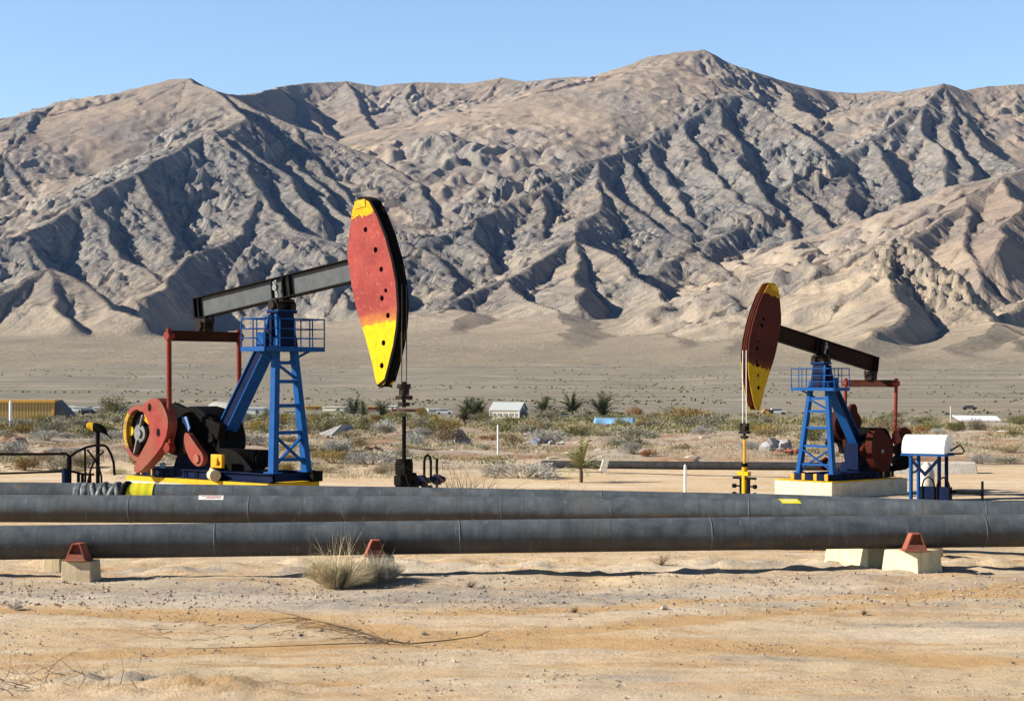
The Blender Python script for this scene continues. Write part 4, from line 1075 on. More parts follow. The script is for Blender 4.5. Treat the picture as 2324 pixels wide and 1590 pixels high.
def block(px, py, wtop, w, l, h, rz, lab, sad=None, grp='pipe support blocks', mat='block_concrete'):
    x, y = ray(px, py); y += .22; x = wx(px, y); z = gz(x, y)
    r = empty('support_block', (x, y, z), rz); tag(r, lab, 'concrete block', grp)
    m = MB(); m.box((0, 0, h/2 - .1), (w, l, h + .2), taper=(wtop, wtop)); m.build('concrete_body', M[mat], r, .018)
    if sad: saddle(r, (sad[0], sad[1], h), sad[2], sad[3])
    return r
def make_blocks(front, mid):
    # local X of a block runs along its lit face normal
    block(184, 1320, .93, .54, .46, .33, math.radians(-9), 'concrete block with a red saddle under the front pipeline at far left', (.0, -.12, 0, .85), mat='concrete')
    block(128, 1298, .92, .34, .46, .32, math.radians(-9), 'half hidden concrete block behind the far left red saddle block')
    block(2070, 1304, .86, .78, .78, .38, math.radians(43), 'cream concrete block with a red saddle, front right', (-.26, -.22, math.radians(-43), .9))
    block(1948, 1288, .88, .78, 1.0, .36, math.radians(43), 'cream concrete block left of the front right saddle block, under the pipelines', (.0, .3, math.radians(-43), .7))
    block(2100, 1270, .88, .5, .5, .34, math.radians(30), 'weathered concrete block just behind the front right saddle block')
    block(862, 1313, .9, .5, .5, .36, math.radians(10), 'concrete block with a rust red saddle mostly hidden behind the two dry bushes', (-.10, -.16, 0, .8))

# ------------------------------------------------------------------ wellheads and yard things
def wellhead(loc, kind, lab):
    r = empty('wellhead', loc, A_L if kind == 'dark' else A_R); tag(r, lab, 'wellhead', 'wellheads')
    if kind == 'dark':
        r.scale = (1.3, 1.15, 1.0)
        zt = 2.35; g = M['black']
        MB().cyl((0, 0, 1.0), (0, 0, zt), .045, 12).build('polished_rod', M['black'], r)
        m = MB(); m.cyl((0, 0, -.2), (0, 0, .25), .17, 18); m.cyl((0, 0, .25), (0, 0, .34), .25, 20); m.cyl((0, 0, .36), (0, 0, .44), .25, 20); m.cyl((0, 0, .44), (0, 0, .95), .17, 18); m.box((0, 0, .98), (.27, .29, .34)); m.box((.05, .2, .72), (.18, .2, .2), Matrix.Rotation(.6, 3, 'X')); m.box((.0, .1, .5), (.26, .5, .12)); m.box((0, -.12, .66), (.2, .2, .26))
        m.cyl((0, 0, 1.1), (0, 0, 1.22), .18, 16)
        for k in range(8): a = k*PI/4; m.cyl((.2*math.cos(a), .2*math.sin(a), .22), (.2*math.cos(a), .2*math.sin(a), .48), .022, 6)
        m.build('casing_head', g, r, .01)
        m = MB(); m.cyl((0, -.62, .30), (0, .62, .30), .10, 14); m.cyl((0, -.66, .30), (0, -.58, .30), .18, 16); m.cyl((0, -.72, .30), (0, -.69, .30), .14, 14)
        m.build('side_outlet', g, r, .008)
        m = MB(); m.cyl((0, .1, .62), (0, 1.30, .62), .075, 14); m.cyl((0, .5, .62), (0, .6, .62), .15, 14); m.cyl((0, 1.05, .62), (0, 1.12, .62), .15, 14); m.cyl((0, 1.15, .62), (0, 1.25, .62), .10, 12)
        m.build('flow_line', M['dark_blue'], r, .006)
        m = MB(); m.tube([(0, .66, .62), (0, .66, 1.12), (0, .70, 1.26), (0, .77, 1.30), (0, .84, 1.26), (0, .88, 1.12), (0, .88, .62)], .028, 8)
        m.build('hose_loop', M['black'], r)
        m = MB(); m.cyl((0, 1.08, .25), (0, 1.08, 1.18), .03, 8); m.cyl((0, .72, .05), (0, .72, .6), .05, 10); m.box((0, .75, .4), (.14, .22, .16)); m.box((0, 1.08, .62), (.07, .12, .2))
        m.build('valve', M['black'], r)
    else:
        zt = 2.6
        MB().cyl((0, 0, 1.1), (0, 0, zt), .05, 12).build('polished_rod', M['orange'], r)
        m = MB(); m.cyl((0, 0, -.3), (0, 0, 1.3), .11, 18); m.box((0, 0, .98), (.2, .5, .16)); m.cyl((0, -.32, .98), (0, -.14, .98), .10, 14)
        m.build('casing_head', M['yellow'], r, .01)
        m = MB(); m.box((0, 0, .80), (.16, 1.1, .08)); m.box((-.02, -.18, .3), (.1, .12, 1.0)); m.box((-.02, .18, .3), (.1, .12, 1.0))
        m.cyl((0, 0, 1.25), (0, 0, 1.38), .14, 14)
        for z in (.48, .16):
            for sy in (-1, 1): m.cyl((0, sy*.14, z), (0, sy*.46, z), .035, 10); m.cyl((0, sy*.46, z), (0, sy*.58, z), .085, 12)
        m.build('clamp_valve', M['black'], r, .006)
    return r
def make_yard():
    pL = pump_point(LP, A_L, 4.93, 0, 0); pR = pump_point(RP, A_R, 4.93, 0, 0)
    wellhead((pL.x, pL.y, gz(pL.x, pL.y) + .10), 'dark', 'black wellhead with a tall rod below the bright red pumpjack head')
    wellhead((pR.x, pR.y, gz(pR.x, pR.y) + .08), 'yellow', 'yellow and black wellhead below the maroon pumpjack head')
    # white barrel-topped cabinet on blue legs
    d = 69.0; s = F/d; x = wx(2112, d); z0 = gz(x, d)
    r = empty('control_cabinet', (x, d, z0), 0); tag(r, 'white half-barrel cabinet on blue pipe legs beside the right hand pumpjack', 'cabinet')
    zb = wz(1028, d) - z0; zt = wz(986, d) - z0; Wd = (2143 - 2060)/s
    ang = math.radians(-34)
    Rm = Matrix.Translation((-.12, 0, 0)) @ Matrix.Rotation(ang, 4, 'Z')
    prof = [(-.50, zb), (.50, zb)] + [(.52*math.cos(t), zb + .10 + (zt - zb - .10)*math.sin(t)**.9) for t in [i*PI/14 for i in range(15)]]
    m = MB(); n = len(prof)
    L2 = 1.72/2
    A_ = [(-L2, y, z) for y, z in prof]; B_ = [(L2, y, z) for y, z in prof]
    m.add(A_ + B_, [(i, (i+1) % n, (i+1) % n + n, i + n) for i in range(n)], 0, False); m.add(A_, [tuple(reversed(range(n)))], 0); m.add(B_, [tuple(range(n))], 0)
    m.xform(Rm); m.build('barrel_housing', M['white'], r, .01)
    m = MB(); m.box((0, 0, zb - .05), (1.8, 1.08, .08)); m.xform(Rm); m.build('tray', M['blue'], r)
    m = MB(); m.tube([(L2, .2, zb + .12), (L2 + .42, .1, zb + .35), (L2 + .62, 0, zb + .12), (L2 + .55, 0, zb + .02), (L2, -.1, zb)], .035, 8); m.xform(Rm); m.build('bracket_loop', M['black'], r)
    for lx, ly, mt in ((-.52, -.40, 'blue'), (.62, -.40, 'dark_blue'), (-.52, .40, 'blue'), (.62, .40, 'dark_blue')):
        m = MB(); m.cyl((lx, ly, -.15), (lx, ly, zb - .08), .075, 12); m.xform(Rm); m.build('leg', M[mt], r)
    m = MB(); m.beam((-.5, -.42, zb - .25), (.1, -.42, zb - .85), .05, .12); m.beam((.6, -.43, zb - .22), (.06, -.43, zb - .80), .05, .12); m.tube([(-.48, -.42, zb - .75), (-.3, -.42, zb - .7), (-.2, -.42, zb - .55)], .04, 8); m.xform(Rm); m.build('cross_brace', M['dark_blue'], r)
    m = MB()
    for cx in (.22, .82):
        w_ = .24; zt2 = zb - .95
        m.tube([(cx - w_, -.5, .1), (cx - w_, -.5, zt2 - .25), (cx - w_*.7, -.5, zt2 - .05), (cx, -.5, zt2 + .06), (cx + w_*.7, -.5, zt2 - .05), (cx + w_, -.5, zt2 - .25), (cx + w_, -.5, .1)], .035, 8)
    m.xform(Rm); m.build('hoop_guard', M['black'], r)
    m = MB(); m.box((.45, -.30, .30), (1.2, .36, .60)); m.xform(Rm); m.build('lower_box', M['dark_blue'], r, .02)
    m = MB(); m.cyl((1.0, -.3, .42), (2.25, -.3, .42), .06, 12); m.cyl((2.22, -.3, .42), (2.30, -.3, .42), .12, 12); m.box((2.30, -.3, .42), (.07, .1, .9)); m.xform(Rm); m.build('outlet_pipe', M['black'], r)
    # whitish post behind its legs
    m = MB(); d2 = 70.2; x2 = wx(2104, d2); m.tube([(x2, d2, gz(x2, d2) - .1), (x2, d2, wz(1075, d2)), (x2, d2, wz(1058, d2)), (x2, d2, wz(1048, d2))], [.30, .30, .22, .08], 16)
    tag(m.build('concrete_post', M['white_dirty']), 'rounded white concrete post behind the blue legs of the white cabinet', 'post')
    # long white trough behind
    d3 = 92; m = MB(); xa, xb_ = wx(1995, d3), wx(2214, d3); zz = gz(xa, d3)
    m.box(((xa + xb_)/2, d3, zz + .28), (xb_ - xa, 1.1, .62), taper=(.97, .75)); tag(m.build('white_barrier', M['white_dirty'], None, .06), 'long low cream barrier on the sand behind the white cabinet', 'barrier')
    # pipe lying behind the right pumpjack
    d4 = 88.0; zz = -1.60 + wz(1055, d4) - wz(1055, d4)
    zc = wz(1056, d4)
    r4 = empty('distant_pipe', (0, d4, 0)); tag(r4, 'thin dark pipe running along the ground behind the maroon pumpjack', 'pipe')
    rr = .21; xa = wx(1232, d4 + 6); xb_ = wx(1905, d4 - 1)
    m = MB(); m.tube([(xa, 7, wz(1053, d4 + 7)), (wx(1375, d4 + 5), 5, wz(1054, d4 + 5)), (wx(1560, d4+2), 2, wz(1056, d4+2)), (xb_, -1, wz(1058, d4-1)), (wx(2010, d4-2), -2, wz(1058, d4-2))], rr, 18); m.build('pipe', M['dark_pipe'], r4)
    d5 = d4 + 3.6; m = MB(); x5 = wx(1371, d5); m.beam((x5 - .08, d5, wz(1071, d5)), (x5 + .1, d5, wz(1043, d5)), .34, .34, (0, 1, 0)); tag(m.build('pipe_support', M['white_dirty'], None, .03), 'small white slanted support holding the thin distant pipe', 'support')
    # marker posts
    for px, y0, y1, d, rr, lab in ((1130, 965, 1035, 118, .06, 'white marker post left of the white gabled shed, in the scrub'), (1555, 1056, 1112, 66, .05, 'white marker post in front of the thin distant pipe'),
                               (24, 912, 962, 300, .26, 'white post at the left end of the ochre shed'), (2157, 922, 965, 380, .07, 'thin white post beside the pale flat sheet at far right')):
        x = wx(px, d); zb_ = gz(x, d) - .1; m = MB(); m.cyl((x, d, zb_), (x, d, wz(y0, d)), rr, 10); m.cyl((x, d, wz(y0, d)), (x, d, wz(y0, d) + rr), rr*.9, 10, r2=rr*.3)
        tag(m.build('marker_post', M['white'], None), lab, 'post')
    # black tubular fence with hoops, far left
    d = 47.5; r = empty('pipe_fence', (0, d, 0)); tag(r, 'black tubular rail fence with arched hoops at far left behind the pipelines', 'fence')
    def q(px, py, dd=0): return (wx(px, d + dd), dd, wz(py, d + dd))
    def tb(name, pts, rr=.035, mat='black', n=8): m = MB(); m.tube(pts, rr, n); return m.build(name, M[mat], r)
    zg = lambda px: gz(wx(px, d), d) - .1
    tb('top_rail', [q(-120, 1029), q(0, 1030), q(100, 1030), q(150, 1029), q(157, 1035)])
    tb('lower_rail', [q(-120, 1074), q(0, 1074), q(100, 1071), q(155, 1069)], .028)
    tb('rail_post', [q(157, 1033), (wx(156, d), 0, zg(156))], .07)
    tb('end_cap', [q(150, 1062), q(150, 1110)], .12, 'dark_blue', 12)
    tb('arch_rail', [q(158, 1036), q(175, 1024), q(197, 1014), q(216, 1010), q(236, 1010), q(243, 1014), q(252, 1030), q(258, 1050), q(260, 1078)])
    tb('hoop', [q(193, 1106), q(194, 1075), q(193, 1062), q(193, 1014)], .03)
    tb('hoop', [q(198, 1020), q(206, 1030), q(216, 1044), q(224, 1058), q(230, 1080), q(231, 1110)], .028)
    tb('hoop', [q(235, 1024), q(224, 1034), q(214, 1046), q(206, 1064), q(200, 1090), q(196, 1112)], .028)
    tb('lower_rail', [q(158, 1068), q(175, 1072), q(190, 1076), q(214, 1076)], .03)
    for px in (178, 187, 204): tb('picket', [q(px, 1074), q(px, 1112)], .045)
    # post with the bird
    xp = wx(216, d); m = MB(); m.cyl((xp, d + .3, gz(xp, d) - .1), (xp, d + .3, wz(978, d + .3)), .055, 10)
    tag(m.build('black_post', M['black']), 'thin black post with a bird perched on top, left of the larger pumpjack', 'post')
    make_bird((xp, d + .3, wz(978, d + .3)))
    # big grey tank lying behind
    dk = 150; r = empty('grey_tank', (wx(514, dk), dk, gz(wx(514, dk), dk))); tag(r, 'grey cylindrical tank lying on its side behind the blue rear leg', 'tank')
    s = F/dk; m = MB(); zc = wz(940, dk) - gz(wx(514, dk), dk); m.tube([(-1.35, 1.2, zc + .1), (-1.1, .9, zc + .1), (1.05, -.9, zc), (1.2, -1.0, zc), (1.27, -1.05, zc)], [.8, 1.0, 1.05, .95, .7], 24)
    t_ = m.build('tank_body', M['concrete_grey'], r)
    m = MB(); m.box((-.6, .4, (zc - .9)/2), (.3, 1.4, zc - .9 + .3)); m.box((.7, -.6, (zc - .9)/2), (.3, 1.4, zc - .9 + .3)); m.build('cradle', M['concrete'], r)

def make_bird(loc):
    r = empty('perched_bird', loc, 0); tag(r, 'black bird with a yellow head and breast perched on the thin black post', 'bird')
    s = 1.0
    def ell(c, rad, R=None, n=12, k=8, mi=0):
        vs = []; fs = []; R = R or Matrix.Identity(3)
        for i in range(k + 1):
            t = PI*i/k
            for j in range(n):
                a = 2*PI*j/n; vs.append(Vector(c) + R @ Vector((rad[0]*math.cos(t), rad[1]*math.sin(t)*math.cos(a), rad[2]*math.sin(t)*math.sin(a))))
        for i in range(k):
            for j in range(n): fs.append((i*n + j, i*n + (j+1) % n, (i+1)*n + (j+1) % n, (i+1)*n + j))
        return vs, fs
    # one lofted body from bill to tail
    cs = [(-.40, .10, .012, .012), (-.34, .115, .03, .03), (-.30, .14, .05, .055), (-.25, .15, .075, .085), (-.19, .14, .085, .10), (-.12, .115, .10, .12), (-.03, .10, .11, .13), (.07, .075, .10, .115), (.16, .02, .075, .085), (.23, -.05, .05, .055), (.30, -.13, .035, .02), (.38, -.22, .035, .012)]
    m = MB(); vs = []; n = 14
    for x, z, ry, rz_ in cs:
        for j in range(n): a = 2*PI*j/n; vs.append((x, ry*math.cos(a), z + rz_*math.sin(a)))
    for i in range(len(cs) - 1):
        mi = 1 if i < 2 else (0 if i < 5 else 1)
        m.add([vs[i*n + j] for j in range(n)] + [vs[(i+1)*n + j] for j in range(n)], [(j, (j+1) % n, (j+1) % n + n, j + n) for j in range(n)], mi, True)
    m.add(vs[:n], [tuple(reversed(range(n)))], 1); m.add(vs[-n:], [tuple(range(n))], 1)
    for sy in (-1, 1): v_, f_ = ell((-.27, sy*.062, .17), (.014, .01, .014), n=8, k=5); m.add(v_, f_, 1, True)
    m.build('body', [M['yellow'], M['black']], r)
    m = MB()
    for sy in (-1, 1):
        v_, f_ = ell((.06, sy*.095, .085), (.20, .025, .085), Matrix.Rotation(.62, 3, 'Y')); m.add(v_, f_, 0, True)
    m.build('wings', M['black'], r)
    m = MB()
    for sy in (-1, 1):
        m.tube([(-.04, sy*.03, .0), (-.05, sy*.03, -.03), (-.03, sy*.04, .002)], .008, 6)
    m.tube([(-.03, .02, .02), (-.05, .02, -.01)], .012, 6); m.tube([(-.03, -.02, .02), (-.05, -.02, -.01)], .012, 6); m.build('feet', M['grease'], r)
# ------------------------------------------------------------------ vegetation
def leaf_mat(name, c1, c2, rough=.85):
    t = NT(name); oi = t.n('ShaderNodeObjectInfo'); v = t.coord(); a = t.noise(v, 5, 3, .6)
    base = t.mix(t.ramp(a, [(.3, 0.), (.7, 1.)]), c1, c2)
    h = t.n('ShaderNodeHueSaturation'); t.l(base, h.inputs['Color'])
    t.l(t.math('ADD', t.math('MULTIPLY', oi.outputs['Random'], .5), .75), h.inputs['Value'])
    t.l(t.math('ADD', t.math('MULTIPLY', oi.outputs['Random'], .024), .488), h.inputs['Hue'])
    return t.set(h.outputs[0], rough, 0, .1)
PY_D = None
def d_of(py):
    ds = np.exp(np.linspace(math.log(30), math.log(2300), 600)); z = np.interp(ds, PROF_D, PROF_Z)
    rows = HOR + F*(H0 - z)/ds
    return float(np.interp(-py, -rows, ds))
def bush_mesh(name, mats, rng, n=900, rad=1.0, hgt=.85, leaf=.06, spiky=0.0, lobes=7, flat=.0):
    """many small leaf faces in several uneven lobes over a spray of stems; unit size about 1 m radius"""
    V = []; Fc = []; MI = []
    L = []
    for i in range(lobes):
        a = rng.uniform(0, 2*PI); r = rng.uniform(.1, .62)*rad
        L.append((r*math.cos(a), r*math.sin(a)*.9, rng.uniform(.28, .68)*hgt, rng.uniform(.26, .48)*rad, rng.uniform(.22, .42)*hgt))
    for i in range(n):
        cx, cy, cz, lr, lh = L[int(rng.integers(len(L)))]
        u = rng.normal(size=3); u /= np.linalg.norm(u); q = rng.random()**.4
        p = np.array([cx + u[0]*lr*q, cy + u[1]*lr*q, cz + u[2]*lh*q])
        if p[2] < .02: p[2] = rng.random()*.15
        d = p/np.linalg.norm(p)*(.5 + spiky) + rng.normal(size=3)*.55 + [0, 0, .45]; d /= np.linalg.norm(d)
        s = np.cross(d, rng.normal(size=3)); s /= np.linalg.norm(s)
        l = leaf*rng.uniform(.7, 1.8)*(1 + spiky*1.5); w = leaf*rng.uniform(.25, .5)*(1 - .5*spiky)
        o = len(V); V += [p - s*w, p + s*w, p + d*l]; Fc.append((o, o+1, o+2)); MI.append(0)
    for i in range(26):
        cx, cy, cz, lr, lh = L[int(rng.integers(len(L)))]
        b = np.array([rng.normal(0, .05), rng.normal(0, .05), -.05]); tip = np.array([cx + rng.normal(0, lr*.6), cy + rng.normal(0, lr*.6), cz + lh*.6])
        s = np.cross(tip - b, rng.normal(size=3)); s /= np.linalg.norm(s); w = .014
        o = len(V); V += [b - s*w, b + s*w, tip + s*w*.3, tip - s*w*.3]; Fc.append((o, o+1, o+2, o+3)); MI.append(1)
    me = bpy.data.meshes.new(name); me.from_pydata([tuple(v) for v in V], [], Fc)
    for m in mats: me.materials.append(m)
    me.polygons.foreach_set('material_index', MI); me.update(); return me
def palm(name, px, py, hpx, tmat, lmat, label, trunk=.0, nf=34, seed=0, d=None, grp='palms', stiff=0.0):
    d = d or d_of(py); x = wx(px, d); z = gz(x, d); H = hpx*d/F; rng = np.random.default_rng(seed)
    r = empty(name, (x, d, z), 0); tag(r, label, 'palm' if name != 'yucca' else 'yucca', grp)
    th = H*trunk + .15; R = H - th*.6
    m = MB(); m.tube([(0, 0, -.2), (.03*H, 0, th*.5), (0, 0, th)], [.06*H, .045*H, .05*H], 8); 
    for k in range(int(th/.12)): m.tube([(0, 0, k*.12), (0, 0, k*.12 + .07)], [.058*H, .064*H], 8)
    m.build('trunk', tmat, r)
    m = MB()
    for i in range(int(nf*1.6)):
        a = rng.uniform(0, 2*PI); e = rng.uniform(.05, 1.35) if not stiff else rng.uniform(-.1, 1.4); L = R*rng.uniform(.85, 1.25); n = 9
        p = Vector((0, 0, th)); prev = p.copy(); ds = Vector((math.cos(a)*math.cos(e), math.sin(a)*math.cos(e), math.sin(e)))
        side = ds.cross(Vector((0, 0, 1))).normalized()
        for k in range(n):
            t = k/n; dd = (ds + Vector((0, 0, -(.9 - stiff)*t*t))).normalized(); q = prev + dd*L/n
            m.add([prev - side*.012*H*(1-t), prev + side*.012*H*(1-t), q + side*.009*H*(1-t), q - side*.009*H*(1-t)], [(0, 1, 2, 3)])
            if not stiff or stiff < .8:
                for sg in (-1, 1):
                    l = L*.20*(1 - .6*abs(t - .4)); up = Vector((0, 0, rng.uniform(-.1, .25)))
                    tip = q + (side*sg*.75 + dd*.7 + up)*l; w = dd*.035*H
                    m.add([q - w, q + w, tip], [(0, 1, 2)])
            prev = q
    m.build('crown', lmat, r); return r

def make_plants():
    rng = np.random.default_rng(77)
    stem = twig_mat()
    G = {'olive': leaf_mat('olive_leaf', (.13, .135, .05), (.21, .20, .085)), 'sage': leaf_mat('sage_leaf', (.20, .19, .135), (.32, .30, .22)),
         'ochre': leaf_mat('ochre_leaf', (.29, .20, .055), (.22, .165, .06)), 'rust': leaf_mat('rust_leaf', (.30, .135, .04), (.24, .12, .05)),
         'dark': leaf_mat('dark_leaf', (.035, .05, .022), (.07, .08, .035)), 'straw': leaf_mat('straw_leaf', (.34, .28, .165), (.43, .37, .24)),
         'brown': leaf_mat('brown_leaf', (.20, .15, .08), (.27, .21, .12)), 'grey': leaf_mat('grey_leaf', (.30, .29, .26), (.40, .385, .35))}
    protos = {}
    for k in G:
        protos[k] = [bush_mesh(k + '_bush', [G[k], stem], rng, 2000 if k != 'straw' else 1500, leaf=.05 if k not in ('straw', 'grey') else .042, spiky=.0 if k not in ('straw', 'grey') else .8, hgt=.9 if k != 'straw' else .6, lobes=int(rng.integers(6, 11))) for _ in range(4)]
    names = {'olive': 'olive green', 'sage': 'grey green', 'ochre': 'ochre yellow', 'rust': 'rusty orange', 'dark': 'dark green', 'straw': 'straw coloured', 'brown': 'brown dry', 'grey': 'pale grey'}
    def zone(px, py):
        far = py < 975
        if px < 270: a = 'at far left'
        elif px < 600: a = 'behind the larger pumpjack'
        elif px < 910: a = 'below the bright red head'
        elif px < 1240: a = 'right of the black wellhead rod'
        elif px < 1660: a = 'left of the maroon head'
        elif px < 2060: a = 'behind the right hand pumpjack'
        else: a = 'beyond the white cabinet'
        b = 'in the distant belt' if far else ('on the nearer ground' if py > 1010 else 'in mid scrub')
        return a, b
    def put(k, px, py, wpx, hf=1.0, lab=None, d=None):
        d = d or d_of(py); x = wx(px, d); z = gz(x, d)
        me = protos[k][int(rng.integers(4))]; o = bpy.data.objects.new('bush', me); COL.objects.link(o)
        s = wpx*d/F/2*1.75; o.location = (x, d, z - .05*s); o.scale = (s, s, s*hf); o.rotation_euler = (0, 0, rng.uniform(0, 6.28))
        a, b = zone(px, py)
        tag(o, lab or f'{names[k]} bush {a}, {b}', 'bush', None if lab else f'{names[k]} bushes {a} {b}')
    # the dense belt
    N = 0
    for i in range(170):
        px = rng.uniform(-20, 2344); py = 941 + rng.random()**.85*44
        # openings for the buildings
        if 1100 < px < 1222 and py < 950: continue
        if px < 135 and py < 958: continue
        if px > 1700 and py < 948: py += 22
        if 2160 < px < 2280 and py < 972: continue
        k = rng.choice(['olive', 'sage', 'ochre', 'brown', 'straw', 'dark'], p=[.42, .27, .17, .04, .08, .02])
        put(k, px, py, rng.uniform(24, 40) + max(0, py - 950)*.55, rng.uniform(.6, 1.0)); N += 1
    for i in range(88):
        px = rng.uniform(-10, 2330); py = rng.uniform(985, 1050)
        if 940 < px < 1900 and py > 1040: continue
        k = rng.choice(['straw', 'sage', 'grey', 'brown', 'olive', 'rust'], p=[.28, .22, .18, .16, .10, .06])
        put(k, px, py, rng.uniform(28, 78), rng.uniform(.5, .85)); N += 1
    for i in range(26):   # grassy fringe at the edge of the pads, left
        px = rng.uniform(0, 900); put(rng.choice(['straw', 'straw', 'sage', 'ochre']), px, rng.uniform(1048, 1078), rng.uniform(35, 70), rng.uniform(.6, .95))
    # ones that stand out
    put('olive', 262, 938, 62, .9, 'round olive yellow bush between the ochre shed and the red counterweight')
    put('olive', 205, 985, 58, .9, 'dark olive bush with a bare trunk below the ochre shed corner', 210)
    put('sage', 118, 985, 80, .7, 'wide grey green bush just below the ochre shed')
    put('rust', 1442, 945, 34, 1.0, 'rust orange round bush right of the three palms')
    put('ochre', 1560, 962, 90, .7, 'large golden bush right of the blue tarpaulin')
    put('ochre', 960, 948, 36, 1.0, 'yellow bush just right of the black wellhead rod')
    put('dark', 1444, 1012, 34, 1.3, 'upright dark green shrub below the blue tarpaulin')
    put('brown', 1165, 1008, 60, .6, 'brown rounded bush right of the upper white marker post')
    put('rust', 1108, 1000, 36, .5, 'rust red low bush left of the upper white marker post')
    put('grey', 840, 1055, 90, .6, 'large pale grey dead bush right of the blue tower')
    put('grey', 765, 1040, 60, .8, 'pale grey bush touching the right side of the blue tower')
    put('straw', 1250, 1092, 70, .35, 'low straw coloured tuft at the pipeline edge, centre', 75)
    put('grey', 1185, 1080, 130, .5, 'wide grey thorny bush between the wellhead and the small yucca', 88)
    put('rust', 1190, 1097, 40, .5, 'small rusty tuft in front of the wide grey thorny bush', 74)
    put('grey', 2225, 1052, 46, .8, 'grey dark stemmed bush at the right end of the cream barrier')
    put('sage', 2290, 1050, 60, .5, 'low grey green bush at the right edge beyond the cream barrier')
    # palms and yucca
    pm = leaf_mat('palm_leaf', (.045, .058, .022), (.085, .09, .035)); pt = M['trunk']
    palm('palm', 1063, 948, 40, pt, pm, 'squat dark palm left of the white shed, left one of a touching pair', .1, 40, 1)
    palm('palm', 1084, 950, 42, pt, pm, 'taller squat palm touching the left side of the white shed', .1, 46, 2)
    palm('palm', 1235, 950, 45, pt, pm, 'squat dark palm touching the right end of the white shed', .1, 46, 3)
    palm('palm', 1300, 950, 51, pt, pm, 'palm standing alone right of the white shed, middle one of three', .25, 36, 4)
    palm('palm', 1366, 952, 54, pt, pm, 'widest palm, just above the blue tarpaulin', .15, 44, 5)
    palm('palm', 803, 946, 43, pt, pm, 'spiky dark palm below the tip of the bright red and yellow head', .1, 30, 6)
    palm('palm', 826, 948, 32, pt, pm, 'small palm right of the spiky palm below the bright head', .1, 26, 7)
    palm('palm', 868, 950, 40, pt, pm, 'dark palm just left of the black wellhead rod', .1, 30, 8)
    yl = leaf_mat('yucca_leaf', (.24, .24, .10), (.34, .32, .15))
    palm('yucca', 1318, 1092, 76, pt, yl, 'near yucca with thin drooping leaves in front of the distant pipe end', .34, 30, 9, d=84, grp=None, stiff=.1)
    palm('yucca', 1055, 972, 34, pt, pm, 'small dark tufted tree with a bare stem in the scrub left of the white shed', .5, 40, 10, grp=None)
    # dry grass everywhere in the scrub: one mass
    V = []; Fc = []
    n = 30000
    P = rng.uniform(985, 1086, n); PX = rng.uniform(-60, 2384, n)
    ds = np.array([np.exp(np.linspace(math.log(60), math.log(400), 400))])[0]; zz = np.interp(ds, PROF_D, PROF_Z); rows = HOR + F*(H0 - zz)/ds
    D_ = np.interp(-P, -rows, ds); X_ = (PX - 1162)*D_/F
    keep = (fbm(X_*.10, D_*.07, 3, 500) > .02) & ~((PX > 1380) & (P > 1044)) & ~((PX > 900) & (P > 1066))
    X_ = X_[keep]; D_ = D_[keep]; Z_ = ground_z(X_, D_)
    for x, y, z in zip(X_, D_, Z_):
        k = y/110.0
        for j in range(3):
            h = rng.uniform(.10, .34)*k; a = rng.uniform(0, 2*PI); w = .012*k*rng.uniform(.7, 1.6); bx = x + rng.normal(0, .10); by = y + rng.normal(0, .1)
            o = len(V); V += [(bx - w*math.cos(a), by - w*math.sin(a), z - .02), (bx + w*math.cos(a), by + w*math.sin(a), z - .02), (bx + rng.normal(0, .12)*k, by + rng.normal(0, .1), z + h)]
            Fc.append((o, o+1, o+2))
    me = bpy.data.meshes.new('dry_grass'); me.from_pydata(V, [], Fc); me.materials.append(G['straw'])
    o = bpy.data.objects.new('dry_grass', me); COL.objects.link(o); tag(o, 'thin dry grass over the scrub ground', 'grass', kind='stuff')
    # low scrub too mixed and small to count, filling the belt
    t = NT('low_scrub_leaf'); v = t.coord(); a = t.noise(v, .12, 3, .6); b = t.noise(v, .5, 3, .6); c = t.noise(v, 3, 2)
    col = t.mix(t.ramp(a, [(.42, 0.), (.58, 1.)]), (.165, .165, .075), (.245, .235, .13)); col = t.mix(t.ramp(b, [(.55, 0.), (.62, .8)]), col, (.27, .20, .08)); col = t.mix(t.ramp(c, [(.4, 0.), (.65, .35)]), col, (.24, .215, .125))
    lm = t.set(col, .9, 0, .05)
    n = 4000; P = np.concatenate([rng.uniform(945, 984, n), rng.uniform(965, 1050, 1900)]); PX = rng.uniform(-60, 2384, len(P))
    P = np.where((PX > 1640), P + 8, P)
    D_ = np.interp(-P, -rows, ds) if False else np.array([d_of(p) for p in P]); X_ = (PX - 1162)*D_/F
    keep = ((fbm(X_*.03, D_*.02, 3, 520) > .03) | ((P < 960) & (fbm(X_*.05, D_*.01, 2, 521) > -.25))) & ~((PX > 1090) & (PX < 1225) & (P < 952)) & ~((PX < 150) & (P < 962)) & ~((PX > 2150) & (PX < 2290) & (P < 975))
    X_, D_ = X_[keep], D_[keep]; Z_ = ground_z(X_, D_); V = []; Fc = []
    for x, y, z in zip(X_, D_, Z_):
        R_ = rng.uniform(.4, .95)*(y/140.0)**.85
        for j in range(34):
            u = rng.normal(size=3); u /= np.linalg.norm(u); q = rng.random()**.5; p = np.array([x + u[0]*R_*1.5*q, y + u[1]*R_*q, z + abs(u[2])*R_*.6*q])
            d_ = rng.normal(size=3) + [0, 0, .5]; d_ /= np.linalg.norm(d_); s_ = np.cross(d_, rng.normal(size=3)); s_ /= np.linalg.norm(s_); l = R_*.19
            o = len(V); V += [tuple(p - s_*l*.4), tuple(p + s_*l*.4), tuple(p + d_*l)]; Fc.append((o, o+1, o+2))
    me = bpy.data.meshes.new('low_scrub'); me.from_pydata(V, [], Fc); me.materials.append(lm)
